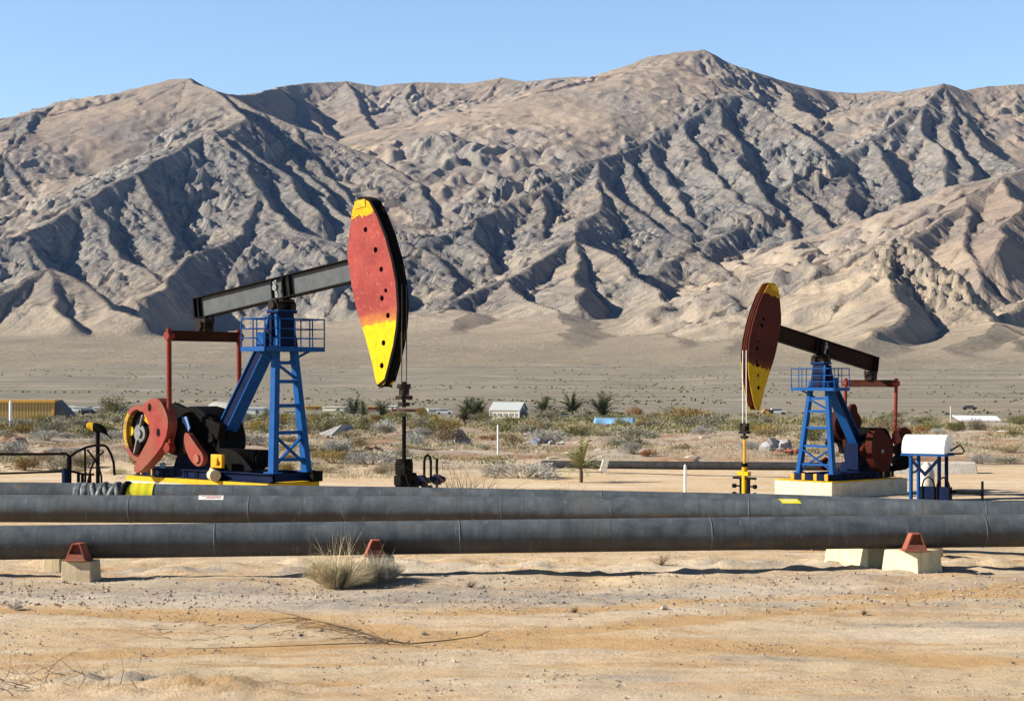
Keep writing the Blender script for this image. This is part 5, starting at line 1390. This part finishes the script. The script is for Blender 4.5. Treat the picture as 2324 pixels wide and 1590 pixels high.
    o = bpy.data.objects.new('low_scrub', me); COL.objects.link(o); tag(o, 'low mixed desert scrub filling the plain behind the pumpjacks', 'scrub', kind='stuff')
    # specks of scrub scattered over the far plain
    n = 4200; D_ = 480*np.exp(rng.random(n)*math.log(1840/480)); X_ = rng.uniform(-1, 1, n)*(D_*.34 + 20)
    keep = fbm(X_*.004, D_*.006, 4, 540) > -.05; X_, D_ = X_[keep], D_[keep]; Z_ = ground_z(X_, D_); V = []; Fc = []
    for x, y, z in zip(X_, D_, Z_):
        R_ = rng.uniform(.35, 1.1)*(y/900)**.3
        for j in range(5):
            a = rng.uniform(0, 2*PI); o = len(V); c, s_ = math.cos(a), math.sin(a)
            V += [(x - c*R_, y - s_*R_, z - .05), (x + c*R_, y + s_*R_, z - .05), (x + rng.normal(0, .3)*R_, y, z + R_*rng.uniform(.5, 1.0))]; Fc.append((o, o+1, o+2))
    me = bpy.data.meshes.new('plain_scrub'); me.from_pydata(V, [], Fc); me.materials.append(lm)
    o = bpy.data.objects.new('plain_scrub', me); COL.objects.link(o); tag(o, 'tiny scattered scrub dotting the far grey plain', 'scrub', kind='stuff')
    # two dry bushes in front of the pipelines
    def tussock(px, py, wpx, hpx, n, mat, lab, seed, spikes=30, lean=0.0):
        rg = np.random.default_rng(seed); x0, y0 = ray(px, py); s = F/y0; W = wpx/s/2; Hh = hpx/s
        V = []; Fc = []; MI = []
        nc = 60; K = []
        for i in range(nc):
            a = rg.uniform(0, 2*PI); q = math.sqrt(rg.random()); K.append((a, q, rg.uniform(.62, 1.12)*(1 - .35*q*q), rg.uniform(.05, .16)))
        for i in range(n):
            a, q, hh, sp = K[int(rg.integers(nc))]
            b = np.array([math.cos(a)*W*.30*q + rg.normal(0, W*.05), math.sin(a)*W*.25*q + rg.normal(0, W*.05), 0.0])
            tip = np.array([math.cos(a)*W*(.15 + .80*q), math.sin(a)*W*.8*(.15 + .80*q), Hh*hh*.78*rg.uniform(.45, 1.05)]) + rg.normal(0, 1, 3)*[W*sp, W*sp, W*sp*.5]
            tip[2] = max(tip[2], Hh*.06)
            if i < spikes: tip = np.array([rg.normal(-.12, .42)*W, rg.normal(0, W*.3), Hh*rg.uniform(.95, 1.35)])
            mid = (b + tip)/2 + np.array([rg.normal(0, .015), rg.normal(0, .015), rg.uniform(.0, .05)])
            st = rg.random()*.75 if i >= spikes else 0
            p0 = b + (mid - b)*st
            w = rg.uniform(.0016, .0034)
            sd = np.cross(tip - b, rg.normal(size=3)); sd /= np.linalg.norm(sd)
            o = len(V); V += [p0 - sd*w, p0 + sd*w, mid + sd*w, mid - sd*w, tip]
            Fc += [(o, o+1, o+2, o+3), (o+3, o+2, o+4)]; MI += [0, 0]
            if rg.random() < .5:
                u = rg.uniform(.3, .9); q_ = mid + (tip - mid)*u; e = q_ + rg.normal(0, .035, 3) + [0, 0, .03]; o = len(V); V += [q_ - sd*w, q_ + sd*w, e]; Fc.append((o, o+1, o+2)); MI.append(0)
        for i in range(60):
            b = np.array([rg.normal(0, W*.18), rg.normal(0, W*.15), -.02]); tip = np.array([rg.normal(0, W*.5), rg.normal(0, W*.4), Hh*rg.uniform(.15, .45)])
            sd = np.cross(tip - b, rg.normal(size=3)); sd /= np.linalg.norm(sd); w = .006
            o = len(V); V += [b - sd*w, b + sd*w, tip]; Fc.append((o, o+1, o+2)); MI.append(1)
        me = bpy.data.meshes.new('dry_bush'); me.from_pydata([tuple(v) for v in V], [], Fc); me.materials.append(mat); me.materials.append(stem); me.polygons.foreach_set('material_index', MI)
        o = bpy.data.objects.new('dry_bush', me); COL.objects.link(o); o.location = (x0, y0, gz(x0, y0)); tag(o, lab, 'bush', 'dry bushes in front of the pipelines'); return o
    tussock(770, 1328, 176, 108, 5200, leaf_mat('dry_grass_blade', (.82, .70, .42), (.64, .53, .32)), 'tall straw green dry bush with upright spikes in front of the pipeline', 31, 46)
    tussock(860, 1322, 128, 84, 4000, leaf_mat('dry_twig_blade', (.78, .72, .54), (.60, .54, .40)), 'lower rounded grey dry bush in front of the red saddle', 32, 8)
    # thorny bare shrub by the wellhead and grey scrap shrub at left
    for (px, d, sc_, n, lab, sd) in ((1052, 43.5, 1.9, 70, 'bare thorny shrub right of the black wellhead, behind the pipelines', 5), (1300, 70.0, .9, 18, 'bare reddish stems at the foot of the near yucca', 8)):
        rg = np.random.default_rng(sd); m = MB(); x = wx(px, d); z = gz(x, d)
        for i in range(n): branch(m, (0, 0, -.05), (rg.normal(0, .8), rg.normal(0, .6), rg.uniform(.35, 1)), sc_*rg.uniform(.45, 1.0), .010, rg, 2, .22)
        o = m.build('thorn_bush', stem); o.location = (x, d, z); tag(o, lab, 'bush')
    x, y = ray(34, 1376); rg = np.random.default_rng(9); m = MB()
    for i in range(60): branch(m, (rg.normal(0, .04), rg.normal(0, .04), -.01), (rg.normal(0, .7), rg.normal(0, .5), rg.uniform(.3, 1)), rg.uniform(.06, .15), .0035, rg, 1, .3)
    o = m.build('grey_shrub', G['grey']); o.location = (x, y, gz(x, y)); tag(o, 'small ash grey twiggy shrub at the left edge of the foreground', 'shrub')
    return G

# ------------------------------------------------------------------ the settlement and the debris
def rock_mesh(name, rng, mat, sub=2, jag=.35, mode=0):
    bm = bmesh.new(); bmesh.ops.create_icosphere(bm, subdivisions=sub, radius=1)
    off = rng.uniform(0, 50)
    for v in bm.verts:
        c = v.co; n_ = float(fbm(np.array([c.x*1.6 + off]), np.array([c.y*1.6 + c.z*1.1]), 4, 600)[0])
        v.co = c*(1 + jag*n_)
        if mode: v.co.z *= .5
    me = bpy.data.meshes.new(name); bm.to_mesh(me); bm.free(); me.materials.append(mat); return me
def make_town():
    M['ochre_sheet'] = None
    t = NT('ochre_sheet'); v = t.coord((1, 1, 1)); wv = t.n('ShaderNodeTexWave', wave_type='BANDS', bands_direction='X'); wv.inputs['Scale'].default_value = .42; wv.inputs['Distortion'].default_value = .8
    t.l(v, wv.inputs[0]); M['ochre_sheet'] = t.set(t.mix(wv.outputs['Fac'], (.34, .24, .09), (.66, .46, .17)), .8, 0, .1)
    M['ochre'] = paint('ochre_fascia', (.72, .40, .06), (.62, .33, .06), amt=.3)
    M['ivory'] = paint('ivory_wall', (.78, .72, .56), (.70, .65, .52), amt=.1, dirt=.12)
    M['roof_pale'] = paint('pale_roof', (.50, .53, .50), (.44, .47, .45), amt=.15, dirt=.15)
    M['dark_wall'] = paint('dark_gable', (.10, .10, .105), (.075, .078, .085), amt=.1)
    M['tarp'] = paint('blue_tarpaulin', (.18, .38, .62), (.22, .42, .64), amt=.05, dirt=.1)
    M['grey_tarp'] = paint('grey_tarpaulin', (.27, .27, .28), (.36, .35, .34), amt=.1, dirt=.35)
    M['denim'] = paint('blue_grey_rag', (.12, .16, .24), (.20, .24, .32), amt=.1, dirt=.3)
    # ochre shed at far left
    d = 430.0; x0, x1 = wx(-60, d), wx(123, d); zt = wz(907, d); zb = gz((x0+x1)/2, d) - .5; r = empty('ochre_shed', (x0, d, zb)); tag(r, 'ochre corrugated shed with a dark gable end at the far left edge', 'shed')
    W = x1 - x0; Hh = zt - zb
    m = MB(); n = 90
    for i in range(n): m.box((W*(i + .5)/n, -.06 + (.05 if i % 2 else 0), Hh*.45), (W/n, .12, Hh*.9))
    m.build('corrugated_wall', M['ochre_sheet'], r)
    m = MB(); m.box((W/2, 1.5, Hh - .35), (W + .6, 4.2, .7)); m.build('roof_fascia', M['ochre'], r, .05)
    m = MB(); m.prism([(0, 0), (0, Hh - .1), (2.6, Hh*.45), (3.2, Hh*.35), (3.2, 0)], 'Y', .3, 8); m.xform(Matrix.Translation((W, 0, 0))); m.build('gable_end', M['dark_wall'], r)
    m = MB(); m.box((W - .3, -.16, Hh*.45), (.5, .2, Hh*.9)); m.build('corner_post', M['ochre'], r)
    # white gabled shed
    d = 430.0; xa, xb = wx(1112, d), wx(1178, d); s = F/d; zb = gz(xa, d) - .4; r = empty('white_shed', (xb, d, zb), math.radians(-14)); tag(r, 'white shed with a low gabled roof between the palms', 'shed')
    L = (1178 - 1112)/s/math.cos(math.radians(14)); He = wz(931, d) - zb; Hr = wz(914, d) - zb; De = 8.4
    def gable(): return [(0, 0), (De, 0), (De, He), (De/2, Hr), (0, He)]
    m = MB(); g = gable(); A_ = [(-L, y, z) for y, z in g]; B_ = [(0, y, z) for y, z in g]
    m.add(A_ + B_, [(0, 5, 6, 1), (1, 6, 7, 2), (4, 9, 5, 0)], 0); m.add(A_, [(4, 3, 2, 1, 0)], 0); m.add(B_, [(0, 1, 2, 3, 4)], 1)
    m.build('walls', [M['ivory'], M['dark_grey']], r)
    m = MB()
    for a, b in ((( -.2, He - .05), (De/2, Hr + .05)), ((De/2, Hr + .05), (De + .2, He - .05))):
        m.add([(-L - .3, a[0], a[1]), (.3, a[0], a[1]), (.3, b[0], b[1]), (-L - .3, b[0], b[1]), (-L - .3, a[0], a[1] + .14), (.3, a[0], a[1] + .14), (.3, b[0], b[1] + .14), (-L - .3, b[0], b[1] + .14)],
              [(3,2,1,0),(4,5,6,7),(0,1,5,4),(1,2,6,5),(2,3,7,6),(3,0,4,7)])
    m.build('roof', M['roof_pale'], r)
    m = MB(); m.box((-L - .1, -.05, He*.5), (.2, .2, He)); m.box((-.0, -.06, He*.5), (.25, .2, He)); m.build('corner_trim', M['white'], r)
    m = MB(); m.box((.06, De*.5, He*.42), (.1, 2.2, He*.84)); m.build('door', M['dark_wall'], r)
    m = MB(); m.box((.06, De*.5, He + (Hr - He)*.45), (.1, .9, .6)); m.build('vent', M['white'], r)
    for k in range(5): MB().box((-L + L*(k + .6)/5, -.06, He*.62), (.9, .1, .7)).build('window', M['dark_grey'], r)
    # flat pale sheet roof far right, and the low hut beside it
    d = 380.0; xa, xb = wx(2176, d), wx(2268, d); z = wz(952, d); r = empty('sheet_roof', ((xa+xb)/2, d, z)); tag(r, 'pale blue white flat sheet roof lying in the scrub at far right', 'roof sheet')
    W = xb - xa; m = MB(); m.add([(-W/2, -1.5, .0), (W/2, -1.5, -.1), (W/2 + .3, 3.5, .75), (-W/2 - .6, 3.5, .9), (-W/2, -1.5, -.2), (W/2, -1.5, -.3), (W/2 + .3, 3.5, .6), (-W/2 - .6, 3.5, .75)], [(0,1,2,3),(7,6,5,4),(4,5,1,0),(5,6,2,1),(6,7,3,2),(7,4,0,3)]); m.build('sheet', M['white'], r)
    m = MB()
    for x_ in (-W/2 + .3, 0, W/2 - .3): m.box((x_, 1, -.9), (.2, .2, 1.9))
    m.build('prop', M['dark_wall'], r)
    # blue tarpaulin
    d = 300.0; zc = wz(958, d); xa, xb = wx(1346, d), wx(1438, d); r = empty('blue_tarpaulin', ((xa + xb)/2, d, gz((xa+xb)/2, d))); tag(r, 'bright blue tarpaulin stretched low over a shelter below the palms', 'tarpaulin')
    z0 = gz((xa+xb)/2, d); W = xb - xa; hz = zc - z0; nx, ny = 16, 6; vs = []; fs = []
    for i in range(nx + 1):
        for j in range(ny + 1):
            u = i/nx; v_ = j/ny; sag = -.25*math.sin(PI*u*2)**2; vs.append((-W/2 + W*u + v_*.4, -1.0 + v_*4.0, hz + .35*v_*2 + sag*(1 - v_) - .9*max(0, .35 - abs(u - .3))*(1 - v_)))
    for i in range(nx):
        for j in range(ny): k = i*(ny + 1) + j; fs.append((k, k + ny + 1, k + ny + 2, k + 1))
    m = MB(); m.add(vs, fs, 0, True); o = m.build('cover', M['tarp'], r); so = o.modifiers.new('s', 'SOLIDIFY'); so.thickness = .03
    m = MB(); m.box((-.6, 1.4, hz/2), (2.4, 1.6, hz)); m.build('shelter_wall', M['ivory'], r)
    # striped rail fence with rusty slats
    d = 230.0; xa, xb = wx(1312, d), wx(1374, d); z0 = gz(xa, d); r = empty('slat_fence', (xa, d, z0)); tag(r, 'low cream fence with rusty red slats below the blue tarpaulin', 'fence')
    W = xb - xa; h = 17*d/F; zb = wz(999, d) - z0
    MB().box((W/2, .1, zb + h*.5 ), (W, .08, h)).build('backing', M['ivory'], r)
    m = MB()
    for i in range(13): m.beam((W*(i + .3)/13, 0, zb), (W*(i + .3)/13 + (.12 if i % 3 else -.15), 0, zb + h), .08, .12, (0, 1, 0))
    m.box((W/2, -.02, zb + h), (W, .08, .1)); m.build('slats', M['saddle'], r)
    MB().box((W/2, .1, zb/2 - .2), (W*.9, .3, zb + .2)).build('footing', M['concrete'], r)
    # tent-like grey heaps and coloured scraps
    rng = np.random.default_rng(88)
    def heap(px, py, wpx, hpx, mat, name, lab, cat, jag=.5, grp=None, d=None):
        d = d or d_of(py); x = wx(px, d); me = rock_mesh(name, rng, M[mat] if isinstance(mat, str) else mat, 3, jag); o = bpy.data.objects.new(name, me); COL.objects.link(o)
        o.location = (x, d, gz(x, d)); o.scale = (wpx*d/F/2, wpx*d/F/2.4, hpx*d/F*1.0); o.rotation_euler = (0, 0, rng.uniform(-.4, .4)); tag(o, lab, cat, grp); return o
    def tent(px, py, wpx, hpx, mat, lab, lean=.1, nf=9):
        d = d_of(py); x = wx(px, d); z = gz(x, d); W = wpx*d/F; Hh = hpx*d/F; m = MB(); vs = [(W*lean, 0, Hh), (W*(lean + .18), .2*W, Hh*.93)]
        rim = []
        for i in range(nf*2):
            a = 2*PI*i/(nf*2); r_ = (.5 if i % 2 else .42); rim.append((W*r_*math.cos(a), W*.42*r_*2*math.sin(a)*.8, -.1))
        vs += rim; n = len(rim)
        fs = [(1 if 0 <= i < n//4 or i >= 3*n//4 else 0, i + 2, (i+1) % n + 2) for i in range(n)] 
        for i in range(n):
            a = fs[i][0]; b = fs[(i+1) % n][0]
            if a != b: fs.append((a, (i+1) % n + 2, b))
        m.add(vs, fs); o = m.build('tarpaulin_heap', M[mat]); o.location = (x, d, z); tag(o, lab, 'tarpaulin heap'); return o
    tent(1040, 1006, 74, 34, 'grey_tarp', 'peaked grey blue tarpaulin heap in the scrub right of the wellhead rod', -.05)
    tent(760, 992, 110, 26, 'grey_tarp', 'long grey tarpaulin heap behind the right side of the blue tower', .15)
    heap(1232, 1004, 46, 12, 'denim', 'rag_heap', 'heap of blue grey rags left of the slatted fence', 'rags', .8)
    heap(1262, 1008, 30, 11, 'grey_tarp', 'rag_heap', 'pale grey rag heap beside the blue grey rags', 'rags', .8)
    heap(968, 975, 56, 18, 'sandstone', 'sand_mound', 'pale sand mound right of the rod, in the scrub', 'mound', .3)
    heap(1520, 1044, 150, 13, 'rusty_earth', 'earth_bank', 'flat reddish earth bank above the distant pipe', 'mound', .18)
    heap(1700, 1010, 36, 9, 'rusty_earth', 'earth_bank', 'small red earth heap left of the right pumpjack rod', 'mound', .4)
    heap(845, 1032, 44, 12, 'rusty_earth', 'earth_bank', 'dark red brown earth clump between the tower and the wellhead', 'mound', .6)
    heap(1766, 1030, 56, 24, 'grey_tarp', 'scrap_heap', 'heap of grey scrap metal left of the right hand tower', 'scrap', .9)
    heap(1795, 1036, 50, 12, 'saddle', 'scrap_heap', 'low rusty scrap pile left of the right hand tower', 'scrap', .9)
    heap(20, 1012, 90, 34, 'rusty_earth', 'earth_bank', 'brown grey earth mound at the far left edge above the rail fence', 'mound', .3)
    # stones of the debris ground
    protos = [rock_mesh('rock', rng, m_, 1, .5, 1) for m_ in (M['sandstone'], M['concrete'], M['rusty_earth'], M['white_dirty'])]
    for i in range(110):
        px = rng.uniform(0, 2324); py = rng.uniform(975, 1068)
        if px > 950 and py > 1040: py = rng.uniform(980, 1040)
        d = d_of(py); x = wx(px, d); k = int(rng.choice(4, p=[.4, .25, .22, .13])); o = bpy.data.objects.new('rock', protos[k]); COL.objects.link(o); s = rng.uniform(.10, .42)*d/110
        o.location = (x, d, gz(x, d)); o.scale = (s*rng.uniform(.8, 1.9), s, s*rng.uniform(.6, 1.1)); o.rotation_euler = (0, 0, rng.uniform(0, 6))
        nm = ('sandy', 'pale grey', 'reddish brown', 'whitish')[k]; side = 'left of the blue tower' if px < 620 else ('between the two pumpjacks' if px < 1750 else 'at the right behind the maroon pumpjack')
        tag(o, f'{nm} stone lying in the scrub {side}', 'stone', f'{nm} stones {side}')
    # far off vehicles, crates and huts of the settlement, only a few pixels each
    def car(px, py, Lm, col, lab, rz=0.0, tall=1.0):
        d = d_of(py); x = wx(px, d); r = empty('parked_vehicle', (x, d, gz(x, d)), rz); tag(r, lab, 'vehicle')
        h = 1.5*tall; m = MB(); prof = [(-Lm/2, .35), (Lm/2, .35), (Lm/2, .95), (Lm*.32, 1.0), (Lm*.2, h), (-Lm*.3, h), (-Lm*.42, 1.0), (-Lm/2, .95)]
        m.prism(prof, 'Y', -.85, .85); m.build('body', M[col], r, .08)
        m = MB()
        for sx in (-.32, .32):
            for sy in (-.8, .8): m.cyl((sx*Lm, sy - .1, .33), (sx*Lm, sy + .1, .33), .33, 12)
        m.build('wheels', M['black'], r)
        m = MB(); m.prism([(Lm*.3, 1.02), (Lm*.19, h - .08), (-Lm*.28, h - .08), (-Lm*.38, 1.02)], 'Y', -.86, .86); m.build('windows', M['dark_wall'], r)
    def hut(px, py, wpx, hpx, col, rcol, lab, name='hut', dep=5):
        d = d_of(py); x = wx(px, d); z = gz(x, d) - .3; W = wpx*d/F; h = hpx*d/F; r = empty(name, (x, d, z), rng.uniform(-.2, .2)); tag(r, lab, name.replace('_', ' '))
        MB().box((0, dep/2, h/2), (W, dep, h)).build('walls', M[col], r, .03)
        MB().box((0, dep/2, h + .12), (W + .5, dep + .5, .22)).build('roof', M[rcol], r, .03)
        MB().box((W*.2, -.04, h*.4), (W*.12, .08, h*.7)).build('door', M['dark_wall'], r)
    hut(180, 931, 34, 9, 'white', 'roof_pale', 'low white flat roofed hut right of the ochre shed'); hut(225, 933, 26, 10, 'white_dirty', 'white', 'small pale hut left of the round olive bush'); hut(150, 926, 40, 6, 'ivory', 'white', 'long thin white roof just right of the ochre shed gable')
    hut(572, 940, 56, 15, 'white', 'white', 'bright white low building behind the blue rear leg'); hut(612, 940, 22, 12, 'white_dirty', 'roof_pale', 'small dirty white hut just left of the blue ladder')
    hut(712, 932, 36, 9, 'ochre', 'ochre', 'orange low hut right of the blue tower top'); hut(757, 934, 50, 10, 'ivory', 'ivory', 'long cream hut left of the spiky palm'); hut(885, 930, 28, 8, 'ivory', 'white', 'small cream roofed hut left of the rod clamp')
    hut(925, 936, 70, 7, 'saddle', 'saddle', 'long rusty low wall behind the rod'); hut(985, 936, 26, 8, 'white_dirty', 'white', 'small whitish hut right of the rod, left of the palms'); hut(848, 934, 30, 10, 'saddle', 'ochre', 'rust red hut behind the dark palm')
    car(1763, 938, 5.2, 'white', 'white vehicle parked alone on the far plain right of the maroon head', 0, 1.1); car(1742, 938, 3.4, 'ochre', 'small ochre vehicle parked left of the lone white one')
    car(1335, 948, 4.6, 'dark_blue', 'dark vehicle between the middle palm and the widest palm'); car(1288, 950, 5, 'white', 'white vehicle under the middle palm'); car(1008, 941, 4.8, 'white', 'white vehicle parked left of the pair of palms')
    car(200, 940, 5.2, 'dark_blue', 'dark blue vehicle between the pale huts at left'); car(660, 945, 5.0, 'white', 'white vehicle seen through the blue ladder'); car(2200, 930, 4.8, 'dark_wall', 'dark vehicle beside the thin post at far right')
M['dark_pipe'] = paint('dark_pipe_coating', (.018, .020, .023), (.035, .036, .038), rust=(.06,.04,.025), amt=.3, dirt=.03, rough=.75, spec=.05)
M['dark_grey'] = paint('shaded_sheet', (.30, .30, .32), (.26, .26, .28), amt=.05)
M['concrete_grey'] = paint('weathered_tank', (.27, .265, .25), (.33, .32, .30), amt=.25, dirt=.3, rough=.8)
M['trunk'] = paint('palm_trunk', (.12, .085, .055), (.17, .125, .08), amt=.1, dirt=.1, rough=.9)
M['rusty_earth'] = paint('rusty_earth', (.30, .175, .10), (.38, .25, .16), amt=.1, dirt=.3, rough=.95, bump=.03)
M['sandstone'] = paint('sandstone', (.48, .40, .30), (.38, .30, .215), amt=.05, dirt=.2, rough=.95, bump=.03)
def make_haze(density):
    m = MB(); m.box((0, 3600, 640), (7600, 8200, 1320)); t = NT('haze_air'); t.t.nodes.remove(t.b)
    v = t.n('ShaderNodeVolumePrincipled'); v.inputs['Color'].default_value = (.24, .48, 1.0, 1); v.inputs['Density'].default_value = density; v.inputs['Anisotropy'].default_value = .2
    t.l(v.outputs[0], t.out.inputs['Volume']); o = m.build('haze', t.m); tag(o, 'thin blue air between the camera and the mountains', 'haze', kind='stuff')
make_mountains()
make_ground()
make_gravel()
fr, mi, ba, _objs = make_pipes()
make_blocks(fr, mi)
make_pumps()
make_yard()
make_dead_wood(twig_mat())
make_plants()
make_town()
HAZE = 1.4e-5
if HAZE: make_haze(HAZE)
SKY_S = .10; EXPO = .95
# ------------------------------------------------------------------ camera, sky, sun
cam = bpy.data.cameras.new('camera'); co = bpy.data.objects.new('camera', cam); COL.objects.link(co)
co.location = (0, 0, H0); co.rotation_euler = (PI/2, 0, 0)
cam.sensor_width = 36; cam.lens = 36*F/2324; cam.shift_y = 63/2324
cam.clip_start = .5; cam.clip_end = 20000
sc.camera = co
SUN_EL, SUN_AZ = 28.0, -97.0          # degrees; azimuth from +Y, clockwise positive, so -90 is due left
w = bpy.data.worlds.new('World'); sc.world = w; w.use_nodes = True
nt = w.node_tree; nt.nodes.clear()
sky = nt.nodes.new('ShaderNodeTexSky'); sky.sky_type = 'NISHITA'; sky.sun_disc = False
sky.sun_elevation = math.radians(SUN_EL); sky.sun_rotation = math.radians(SUN_AZ)
sky.altitude = 200; sky.air_density = 1.0; sky.dust_density = .3; sky.ozone_density = 2.0
bg = nt.nodes.new('ShaderNodeBackground'); bg.inputs[1].default_value = SKY_S
# clear sky, its unseen upper part darkened to cut the fill light
tc = nt.nodes.new('ShaderNodeTexCoord'); sx = nt.nodes.new('ShaderNodeSeparateXYZ'); nt.links.new(tc.outputs['Generated'], sx.inputs[0])
cr = nt.nodes.new('ShaderNodeValToRGB'); nt.links.new(sx.outputs['Z'], cr.inputs[0])
cr.color_ramp.elements[0].position = .215; cr.color_ramp.elements[0].color = (.94, .975, 1.03, 1); cr.color_ramp.elements[1].position = .36; cr.color_ramp.elements[1].color = (.11, .17, .30, 1)
mx = nt.nodes.new('ShaderNodeMix'); mx.data_type = 'RGBA'; mx.blend_type = 'MULTIPLY'; mx.inputs[0].default_value = 1.0
nt.links.new(sky.outputs[0], mx.inputs[6]); nt.links.new(cr.outputs[0], mx.inputs[7])
ou = nt.nodes.new('ShaderNodeOutputWorld'); nt.links.new(mx.outputs[2], bg.inputs[0]); nt.links.new(bg.outputs[0], ou.inputs[0])
s = bpy.data.lights.new('sun', 'SUN'); so = bpy.data.objects.new('sun', s); COL.objects.link(so)
s.energy = 5.0; s.angle = math.radians(.53); s.color = (1.0, .94, .84)
az, el = math.radians(SUN_AZ), math.radians(SUN_EL)
d = Vector((math.sin(az)*math.cos(el), math.cos(az)*math.cos(el), math.sin(el)))
so.rotation_euler = d.to_track_quat('Z', 'Y').to_euler()
sc.view_settings.view_transform = 'Standard'; sc.view_settings.look = 'None'
sc.view_settings.exposure = EXPO; sc.view_settings.gamma = 1.0; sc.view_settings.use_curve_mapping = False
sc.cycles.max_bounces = 4; sc.cycles.diffuse_bounces = 1; sc.cycles.glossy_bounces = 2
